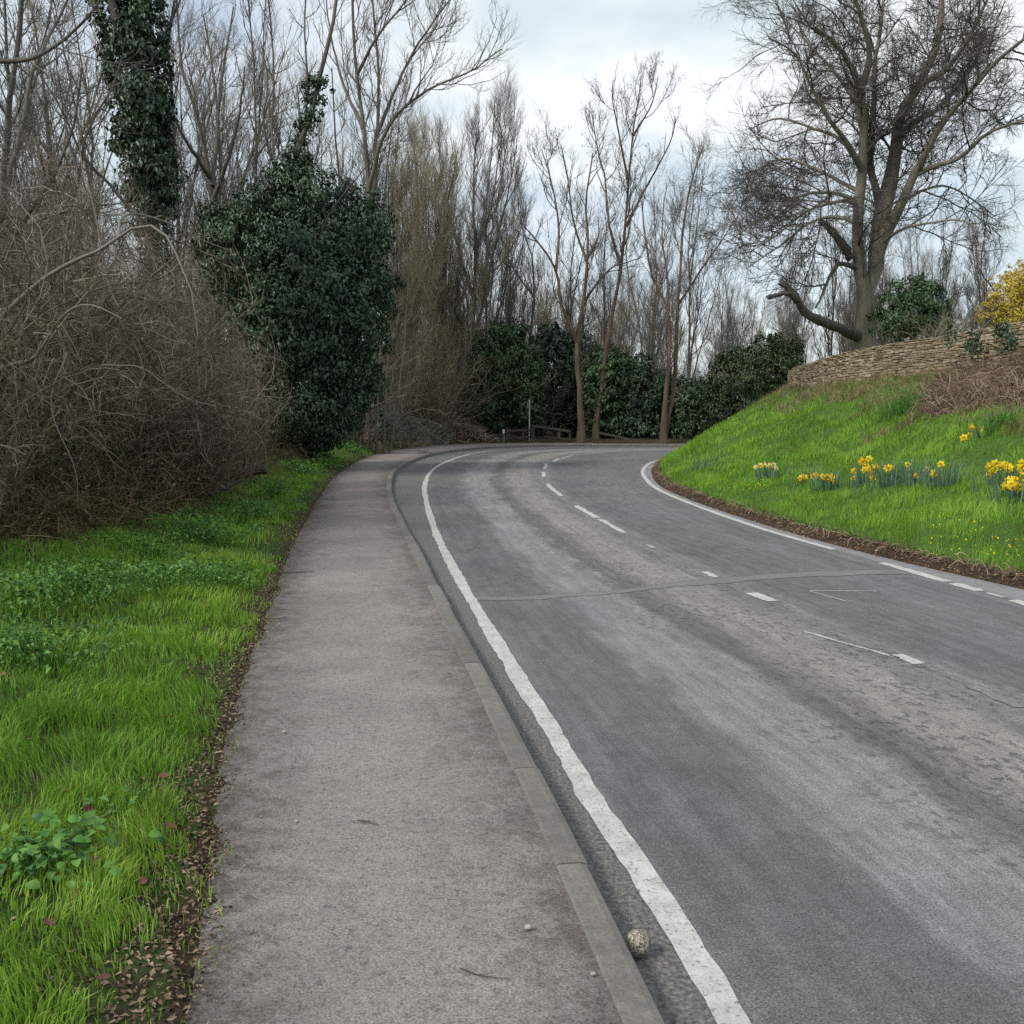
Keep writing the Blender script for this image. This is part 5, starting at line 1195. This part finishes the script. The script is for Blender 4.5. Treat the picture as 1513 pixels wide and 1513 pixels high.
bush('ivy_bush', 'dark evergreen bush between the reddish tree and the tallest tree', gl(895, 54), [EL(890, 580, 54, 1.3, 2.4), EL(910, 555, 54, 1.1, 1.5), EL(880, 540, 54.5, 1.0, .9), EL(905, 620, 54, 1.3, 1.2)], 13000, .19, 'ivy_wood', group=GB, clump=.35, nclump=550)
bush('ivy_bush', 'broad dark evergreen bush above the fallen rail', gl(950, 54), [EL(950, 590, 54, 1.4, 1.9), EL(930, 560, 54.5, 1.1, 1.1), EL(965, 575, 54, 1.0, 1.2), EL(945, 630, 53.5, 1.6, .9)], 13000, .19, 'ivy', group=GB, clump=.35, nclump=550)
bush('ivy_bush', 'dark evergreen bush right of the two-stemmed tree', gl(1030, 53), [EL(1020, 605, 53, 1.3, 1.7), EL(1045, 595, 53, 1.1, 1.4), EL(1000, 590, 54, .9, 1.2), EL(1040, 635, 52, 1.3, .9)], 13000, .19, 'ivy', group=GB, clump=.35, nclump=550)
bush('laurel_bush', 'grey green laurel at the foot of the bank, left of the taller laurel', gl(1085, 50), [EL(1080, 560, 50, 1.1, 1.3), EL(1100, 590, 50, 1.3, 1.3), EL(1065, 600, 50, .9, 1.2), EL(1090, 535, 50, .7, .8)], 8000, .18, 'laurel', group=GB, clump=.3, nclump=380, droop=.5, wid=.45)
bush('laurel_bush', 'olive laurel bush against the left end of the stone wall', (10.3, 38.0, .8), [EL(1140, 545, 38, 1.0, 1.1), EL(1160, 525, 38, .75, .8), EL(1115, 560, 38, .7, .9), EL(1165, 560, 37.6, .7, .7), EL(1130, 520, 38.3, .6, .6)], 8000, .13, 'laurel', group=GB, clump=.24, nclump=380, droop=.4, wid=.42)

# behind the stone wall
bush('holly_bush', 'dark evergreen shrub right of the beech trunk behind the wall', (11.9, 29.8, gz(11.9, 29.8)), [EL(1340, 455, 29.8, .85, .85), EL(1365, 440, 29.8, .6, .6), EL(1318, 475, 29.8, .5, .5), EL(1345, 425, 30, .5, .4), EL(1385, 470, 30, .5, .6)], 5200, .10, 'ivy_wood', clump=.18, nclump=200, droop=.3)
bush('olive_shrub', 'small yellow green shrub in front of the dark one behind the wall', (12.0, 28.4, gz(12.0, 28.4)), [EL(1348, 472, 28.4, .4, .35), EL(1335, 488, 28.4, .3, .25)], 900, .09, 'laurel', 3, clump=.14, nclump=50, droop=.2)
def twig_shrub(name, label, loc, n, h, spread, mat, cat='shrub', lev=None, bark='twig_dark', wander=.16, r=.025, lean=(0, 0, 0), group=None):
    reseed(label); b = np.array(loc, float); t = thing(name, label, cat, b, group)
    s_ = b + np.concatenate([rng.normal(0, spread * .25, (n, 2)), np.zeros((n, 1))], 1)
    d = nrm(np.concatenate([rng.normal(0, spread, (n, 2)), np.full((n, 1), 1.2)], 1) + np.array(lean))
    P = grow(s_, d, h * rng.uniform(.7, 1.15, n), 10, wander, .1); R = r * rng.uniform(.6, 1.2, n)[:, None] * np.linspace(1, .35, 10)[None]
    g_ = Geo(); V, Q = tubes(P, R, 5); g_.add(V - b, Q, tint=np.repeat(rng.random(n), 50)); obj('stems', g_.mesh('stems', [M[bark]]), t)
    g_ = Geo(); branch_levels(g_, P, R, lev or [LV(2.6, .9, 40, 6, .011, up=.1, wander=.22), LV(6, .45, 40, 4, .0075, wander=.22, S=1), LV(6, .25, 40, 3, .006, wander=.2, S=1)]); obj('twigs', g_.mesh('twigs', [M[mat]], b), t); return t
twig_shrub('gnarled_shrub', 'bare gnarled dark shrub behind the wall beside the yellow bush', (12.6, 27.6, gz(12.6, 27.6)), 7, 2.4, .6, 'twig_dark', wander=.3, r=.07)
twig_shrub('pale_shrub', 'pale dead twiggy shrub just behind the wall top', (11.6, 27.6, gz(11.6, 27.6)), 30, 1.0, .8, 'twig_tan', bark='twig_tan', r=.012)
twig_shrub('pale_shrub', 'grey bare shrub rising behind the dark evergreen by the beech', (13.2, 31.5, gz(13.2, 31.5)), 22, 3.0, .6, 'twig_grey', bark='twig_grey', r=.02)
fb = (13.75, 27.5, gz(13.75, 27.5))
bush('forsythia_bush', 'bright yellow flowering bush at the right edge behind the wall', fb, [EL(1490, 440, 27.5, .65, .7), EL(1515, 420, 27.5, .6, .7), EL(1468, 465, 27.5, .4, .45), EL(1500, 470, 27.3, .6, .4), EL(1530, 450, 27.5, .8, .8)], 14000, .06, 'forsythia', 6, clump=.15, nclump=650, droop=-.4, wid=.5)
ct = thing('conifer', 'dark conifer bough tips at the right edge above the yellow bush', 'conifer tree', (18.6, 34.5, 3.2)); g_ = Geo()
V, Q = tubes(np.array([[[18.6, 34.5, 3.0], [18.6, 34.5, 6], [18.6, 34.5, 8.2]]]), np.array([[.18, .12, .03]]), 8); g_.add(V - np.array(ct.location), Q, tint=.3); obj('trunk', g_.mesh('trunk', [M['bark_grey']]), ct)
n = 60; s_ = np.stack([np.full(n, 18.6), np.full(n, 34.5), rng.uniform(4.2, 8, n)], 1); a = rng.random(n) * 6.28; d = np.stack([np.cos(a), np.sin(a), np.full(n, .1)], 1)
P = grow(s_, d, (8.9 - s_[:, 2]) * .62, 8, .06, 0, .25); g_ = Geo(); V, Q = tubes(P, np.full((n, 8), .02), 3); g_.add(V, Q, tint=.2)
c = P[:, 1:].reshape(-1, 3); c = np.repeat(c, 16, 0) + rng.normal(0, .14, (len(c) * 16, 3)) * (1, 1, .3); m = len(c)
leaf_geo(g_, c, nrm(rng.normal(0, .4, (m, 3)) + np.array([0, 0, 1.0])), nrm(rng.normal(0, 1, (m, 3)) * (1, 1, .2)), rng.uniform(.08, .16, m), .3, .05); obj('boughs', g_.mesh('boughs', [M['conifer']], np.array(ct.location)), ct)
# ivy on the wall
for (u, v, y, rx, rz, n, lab) in ((1455, 505, 22.4, .22, .38, 420, 'dark ivy hanging over the wall left of the yellow bush'), (1500, 500, 21.4, .3, .38, 600, 'dark ivy patch on the wall at the right edge'), (1420, 500, 23.5, .12, .2, 120, 'small ivy sprig on the wall, leftmost of three')):
    c = at(u, v, y); c[0] -= .22; t = thing('wall_ivy', lab, 'ivy', (c[0], c[1], c[2] - rz), 'ivy on the bank wall'); ivy_part(t, 'leaves', [(*c, .12, rx * 1.4, rz)], n, .06, clump=.1, nclump=40)

# ------------------------------------------------------------ bank-top dead bracken and tussocks
def curls(P, ln, r_, mat, name, label, droop=1.3, cat=None, kids=2.5, lean=(0, 0, 0), S=1):
    reseed(label); n = len(P); d = nrm(rng.normal(0, .7, (n, 3)) + np.array([0, 0, .8]) + np.array(lean)); Pp = grow(P, d, ln * rng.uniform(.6, 1.3, n), 6, .25, 0, droop); R = r_ * np.linspace(1, .5, 6)[None] * rng.uniform(.6, 1.2, n)[:, None]
    g_ = Geo(); V, Q = tubes(Pp, R, S); g_.add(V, Q, tint=np.repeat(rng.random(n), 12 if S == 1 else 18))
    if kids: branch_levels(g_, Pp, R, [LV(kids / ln.mean() if hasattr(ln, 'mean') else kids / ln, max(.25, ln * .4), 50, 4, r_ * .7, wander=.3, S=1)])
    return tag(obj(name, g_.mesh(name, [M[mat]])), label, cat, kind='stuff')
def px_area(n, poly_u, top, bot):
    u = rng.uniform(poly_u[0], poly_u[1], n); a, b = np.interp(u, *top), np.interp(u, *bot); v = a + (b - a) * rng.random(n); return np.array([seen(x, y_) for x, y_ in zip(u, v)])
P = px_area(2600, (1370, 1560), ([1370, 1420, 1513, 1560], [585, 550, 515, 510]), ([1370, 1400, 1450, 1513, 1560], [612, 620, 612, 606, 600]))
curls(P, .55, .007, 'bracken', 'dead_bracken', 'reddish brown dead bracken draped over the bank below the wall', cat='bracken')
P = px_area(900, (1100, 1400), ([1100, 1190, 1300, 1400], [598, 566, 552, 545]), ([1100, 1190, 1300, 1400], [612, 592, 595, 600]))
curls(P, .35, .005, 'grass_dry', 'dead_stalks', 'tan dead stalks scattered on the upper bank', cat='dead grass', kids=1.5)
for (u, v, r_, n, lab) in ((1337, 610, .5, 520, 'dark green tussock high on the bank left of the bracken'), (1470, 640, .25, 150, 'brown green stalk tuft beside the highest daffodils')):
    b = seen(u, v); t = thing('tussock', lab, 'grass tussock', b); g_ = Geo(); P_ = np.concatenate([rng.normal(0, r_ * .5, (n, 2)), np.zeros((n, 1))], 1)
    for k in range(n): P_[k, 2] = gz(b[0] + P_[k, 0], b[1] + P_[k, 1]) - b[2]
    blade_geo(g_, P_, rng.uniform(.25, .5, n), np.full(n, .014), np.abs(rng.normal(.6, .25, n)), rng.random(n)); obj('blades', g_.mesh('blades', [M['weed']]), t)
# ragged soil lip with roots along the road
i_ = rng.uniform(SUB * 4, SUB * 11, 2600); k_ = i_.astype(int); P = bank3[k_, 2] * (1 - (i_ - k_))[:, None] + bank3[k_ + 1, 2] * (i_ - k_)[:, None] + rng.normal(0, .04, (2600, 3)) * (1, 1, .5)
curls(P, .16, .005, 'litter', 'bank_roots', 'brown roots and dead stems along the cut edge of the bank', cat='roots', kids=0, lean=(-.7, 0, -.5))

# ------------------------------------------------------------ the thicket on the left
TH = [LV(4.4, 1.15, 48, 6, .008, up=-.05, wander=.28, droop=.35, t0=.1, taper=.25), LV(9.0, .55, 45, 4, .0062, wander=.3, droop=.25, taper=.3, S=1), LV(7.0, .25, 45, 3, .0048, wander=.25, S=1)]
def thicket(name, label, x, y, n, h, spread, r=.02, lev=TH, bend=.9, mat='twig_thicket', lean=(0, 0, 0), girth=2.15):
    reseed(label); b = np.array([x, y, gz(x, y)]); t = thing(name, label, 'thicket', b, 'bare shrubs of the left thicket')
    s_ = b + np.concatenate([rng.normal(0, spread * .55, (n, 2)), np.full((n, 1), -.05)], 1)
    d = nrm(np.concatenate([rng.normal(0, .5, (n, 2)), np.full((n, 1), 1.0)], 1) + np.array(lean))
    P = squeeze(grow(s_, d, h * rng.uniform(.75, 1.35, n), 12, .13, .25, bend), b, girth); R = r * rng.uniform(.5, 1.3, n)[:, None] * np.linspace(1, .3, 12)[None]
    g_ = Geo(); V, Q = tubes(P, R, 5); g_.add(V - b, Q, tint=np.repeat(rng.random(n), 60)); obj('stems', g_.mesh('stems', [M[mat]]), t)
    g_ = Geo(); branch_levels(g_, P, R, lev, girth=(b, girth * 1.06)); obj('twigs', g_.mesh('twigs', [M[mat]], b), t); return t
ta = thicket('thicket_shrub', 'dense brown shrub in the middle of the thicket front', -5.6, 13.0, 42, 3.4, .8)
tb = thicket('thicket_shrub', 'tall shrub at the back of the thicket below the sapling', -8.0, 12.6, 44, 4.7, 1.0)
tc = thicket('thicket_shrub', 'tall shrub hiding the foot of the ivy-wrapped trunk', -7.5, 19.4, 44, 3.9, .7, bend=.7)
for src, x, y_, rz, sc_, lab in ((ta, -5.7, 8.3, 2.1, .78, 'low tangled shrub at the left edge nearest the camera'), (ta, -5.9, 10.5, 4.0, .98, 'bare arching shrub beneath the long grey bough'), (tc, -6.05, 16.2, 1.0, .82, 'right-hand shrub of the thicket, nearest the ivy bush'),
        (tb, -7.4, 16.4, 2.6, 1.0, 'back shrub between the sapling and the ivy-wrapped trunk'), (tb, -10.4, 16.5, 4.4, 1.12, 'rearmost grey shrub of the thicket at the left edge'), (ta, -5.35, 14.9, 5.3, .85, 'low front shrub of the thicket just left of the fallen log'), (tc, -6.9, 23.6, 5.2, .72, 'small grey shrub tucked against the left foot of the ivy bush'), (tc, -9.9, 20.5, 3.7, 1.1, 'shrub standing behind the foot of the ivy-wrapped trunk')):
    t = copy_tree(src); t['label'] = lab; t.location = (x, y_, gz(x, y_)); t.rotation_euler = (0, 0, rz); t.scale = (sc_, sc_, sc_ * rng.uniform(.92, 1.05))
Y = 9.4
bg = thing('arching_bough', 'long grey bough arching over the front of the thicket', 'bough', at(-40, 520, Y))
P_, R_ = limb_arrays([(px_limb([(-40, 520), (20, 450), (90, 396, -.1), (150, 368, -.2), (195, 338, -.3), (215, 332, -.3), (245, 348, -.4), (265, 385, -.5), (285, 440, -.6), (292, 500, -.6)], Y), .036, .004), (px_limb([(175, 352, -.2), (178, 325, 0), (200, 316, .2), (250, 330, .4), (300, 355, .6), (340, 370, .8)], Y), .018, .005),
     (px_limb([(-40, 575), (10, 540, -.2), (50, 530, -.3), (90, 470, -.5), (130, 450, -.7), (180, 470, -.9)], Y), .036, .003), (px_limb([(150, 540, .3), (205, 542, .2), (240, 565, .1), (280, 590, 0), (320, 600, 0)], Y + 1), .012, .003), (px_limb([(100, 520, -.6), (75, 600, -.7), (110, 690, -.8), (115, 740, -.8)], Y), .008, .003)], 18, .02)
g_ = Geo(); V, Q = tubes(P_, R_, 7); g_.add(V, Q, tint=.75); obj('limb', g_.mesh('limb', [M['twig_grey']], np.array(bg.location)), bg)
g_ = Geo(); branch_levels(g_, P_, R_, [LV(2.6, .9, 50, 6, .008, wander=.25, droop=.3), LV(5, .4, 45, 4, .005, wander=.25, droop=.2)]); obj('twigs', g_.mesh('twigs', [M['twig_thicket']], np.array(bg.location)), bg)
# brambles and dead leaves filling the thicket foot
i_ = rng.uniform(SUB * 3.6, SUB * 9.6, 2800); k_ = i_.astype(int); s_ = np.interp(i_ / SUB, [3.6, 4, 5, 6, 7, 8, 9, 9.6], [3.2, 2.5, 1.8, 1.55, 1.5, 1.4, 1.2, 1.1]) + np.abs(rng.normal(0, 1.0, 2800))
P = path_c[k_] + pn[k_] * s_[:, None]; P = np.array([(a, b, gz(a, b)) for a, b in P])
curls(P, .95, .0055, 'bramble', 'bramble', 'brown bramble canes along the foot of the thicket', droop=1.5, cat='bramble', kids=5, S=3)
n = 24000; j = rng.integers(0, len(P), n); c = P[j] + rng.normal(0, .3, (n, 3)) + np.array([0, 0, 1]) * (rng.random((n, 1)) ** 1.4) * 1.9; g_ = Geo()
leaf_geo(g_, c, nrm(rng.normal(0, .8, (n, 3)) + np.array([0, -.3, .6])), nrm(rng.normal(0, 1, (n, 3))), rng.uniform(.02, .055, n), .55, .15)
tag(obj('bramble_leaves', g_.mesh('bramble_leaves', [M['bramble_leaf'] if 'bramble_leaf' in M else M['bramble']])), 'withered brown and dull green leaves in the thicket', 'bramble', kind='stuff')

# tan old-man's-beard tangle and dead grass beyond the mossy wall
GT = 'tan shrubs behind the mossy wall'
twig_shrub('tan_shrub', 'tan tangled shrub behind the mossy wall', (-4.1, 50.2, .3), 90, 5.4, .6, 'twig_tan', bark='twig_tan', r=.022, group=GT)
tsr = twig_shrub('tan_shrub', 'tan upright shrub between the pale stems and the mossy wall', (-6.0, 45.5, .5), 80, 5.2, .55, 'twig_tan', bark='twig_tan', r=.022, group=GT)
twig_shrub('tan_shrub', 'brownish shrub left of the tall evergreen at the bend', (-2.4, 53.0, .2), 80, 5.2, .55, 'twig_tan', bark='twig_dark', r=.022, group=GT)
twig_shrub('tan_shrub', 'twiggy shrub under the ivy bush beside the verge', (-6.2, 36.5, 1.2), 40, 3.2, .5, 'twig_tan', bark='twig_tan', r=.018, group=GT)
for k, (x, y_, s_) in enumerate(((-7.2, 48.0, 1.0), (-5.0, 52.5, 1.15), (-6.6, 55.0, 1.3), (-3.0, 55.5, 1.25), (-1.4, 54.5, 1.1), (-8.6, 51.0, 1.2), (-4.4, 58.0, 1.4), (-9.5, 45.0, 1.1), (-8.2, 41.5, 1.0))):
    t = copy_tree(tsr); t['label'] = 'bare tan shrub among others in the brush behind the mossy wall'; t['group'] = 'tan brush behind the mossy wall'; t.location = (x, y_, max(gz(x, y_), 0) - .05); t.scale = (s_,) * 3; t.rotation_euler = (0, 0, k * 1.7)
P = np.array([(x, y_, .1) for x, y_ in zip(rng.normal(-2.5, .85, 2600), rng.normal(51.4, .55, 2600))]); P[:, 2] += np.clip(1.0 - ((P[:, 0] + 2.9) / 1.9) ** 2, 0, 1) * 1.0 * rng.random(2600)
P[:, 1] = np.maximum(P[:, 1], 50.6)
P = P[::2]; curls(P, .6, .015, 'dead_heap', 'dead_undergrowth', 'pinkish brown dead undergrowth heaped right of the mossy wall', cat='undergrowth')
P = np.array([(x, y_, gz(x, y_)) for x, y_ in zip(rng.normal(-6.4, .9, 900), rng.normal(44, 2.0, 900))]); curls(P, .8, .012, 'grass_dry', 'dead_undergrowth', 'pale dead grass spilling over the mossy wall', cat='undergrowth')
P = np.array([(x, y_, .08) for x, y_ in zip(rng.uniform(.5, 11, 1500), rng.uniform(50.4, 53, 1500))]); P[:, 1] -= np.clip(P[:, 0] - 5, 0, 9) * .25
curls(P, .35, .006, 'twig_dark', 'undergrowth', 'dark dead stems on the wood floor under the evergreens', cat='undergrowth', kids=2)

# ------------------------------------------------------------ wood behind: copies of three slender trees
def proto(h, n):
    l_ = [([(0, 0, 0), (rng.normal(0, .15), rng.normal(0, .15), h * .3), (rng.normal(0, .35), rng.normal(0, .35), h * .65), (rng.normal(0, .5), rng.normal(0, .5), h * .92)], .12, .02)]
    for k in range(n):
        z_ = h * rng.uniform(.12, .5); a = rng.random() * 6.28; q_ = rng.uniform(.7, 1.3); l_.append(([(0, 0, z_), (math.cos(a) * .8 * q_, math.sin(a) * .8 * q_, z_ + h * .18), (math.cos(a) * 1.7 * q_, math.sin(a) * 1.7 * q_, z_ + h * .4)], .06, .015))
    return l_
GW = 'slender bare trees in the wood beyond'
protos = [(15, 'twig_grey', 5), (13, 'twig_tan', 6), (17, 'twig_dark', 4)]
wr = np.random.default_rng(41)
spots = [(-3, 63), (1.5, 64), (6, 66)]
for k in range(64): spots.append((wr.uniform(-9, 30), wr.uniform(56.5, 92)))
for k in range(26):
    y_ = wr.uniform(34, 66); spots.append((-y_ * wr.uniform(.22, .56), y_))
tall = len(spots)
for u_, y_ in ((30, 30), (105, 36), (150, 44), (265, 38), (350, 40), (385, 46), (455, 42), (500, 47), (575, 50), (610, 58), (660, 60), (720, 62)): spots.append(((u_ - 756) / 1485 * y_, y_))
pr = []
for i, (x, y_) in enumerate(spots):
    far = 'slender bare tree standing among others in the wood beyond the bend' if i < 67 else 'bare tree among others in the wood behind the thicket'
    if i < 3:
        h, tw, nl = protos[i]; t = tree('wood_tree', far, proto(h, nl), [LV(1.3, 2.4, 36, 6, .019, up=.6, wander=.13, t0=.15), LV(3.2, 1.1, 36, 4, .012, up=.4), LV(7.0, .65, 36, 3, .0115, up=.3, S=1), LV(6, .4, 36, 3, .01, S=1)], 'bark_grey', tw, GW, extra=dict(dens=.5, len=3.0, ang=34, r=.035, up=.5, t0=.2), S=7, K=12); pr.append(t)
    else: t = copy_tree(pr[i % 3])
    t['label'] = far; t['group'] = GW if i < 67 else 'bare trees behind the thicket'
    t.location = (x, y_, max(gz(x, y_) - .1, -.1)); s_ = wr.uniform(.7, 1.05) * (1 if i < 67 else .9) if i < tall else wr.uniform(1.15, 1.35); t.scale = (s_, s_, s_ * wr.uniform(.85, 1.1)); t.rotation_euler = (0, 0, wr.random() * 6.28)
us = twig_shrub('wood_shrub', 'bare twiggy shrub in the undergrowth of the wood beyond the bend', (-1.0, 58, 0), 34, 4.4, .6, 'twig_grey', bark='twig_dark', r=.02, group='bare shrubs in the undergrowth beyond the bend')
for k in range(34):
    x, y_ = wr.uniform(-9, 19), wr.uniform(53.5, 66); t = copy_tree(us); s_ = wr.uniform(.8, 1.35); t.location = (x, y_, 0); t.scale = (s_,) * 3; t.rotation_euler = (0, 0, wr.random() * 6.28)
for (x, y_, s_, lab) in ((-5.7, 36.4, .62, 'small bare shrub in front of the brown stems at the path edge'), (-5.5, 41.2, .7, 'bare shrub leaning on the left end of the mossy wall')):
    t = copy_tree(us); t['label'] = lab; del t['group']; t.location = (x, y_, gz(x, y_) - .05); t.scale = (s_,) * 3; t.rotation_euler = (0, 0, x * 9)
# a low far hedge closes the view between the trunks
n = 1500; P = np.stack([rng.uniform(-70, 75, n), 96 + rng.normal(0, 1.2, n), np.full(n, -.1)], 1)
curls(P, 2.6, .016, 'twig_grey', 'far_hedge', 'grey bare hedge far behind the wood', droop=.5, cat='hedge', kids=5)

# parts whose pieces are too fine to pick apart
for o in bpy.data.objects:
    if o.parent and o.name.split('.')[0] in ('twigs', 'stems', 'boughs', 'foliage', 'leaves', 'crown', 'ivy', 'ivy_stem', 'blades'): o['kind'] = 'stuff'
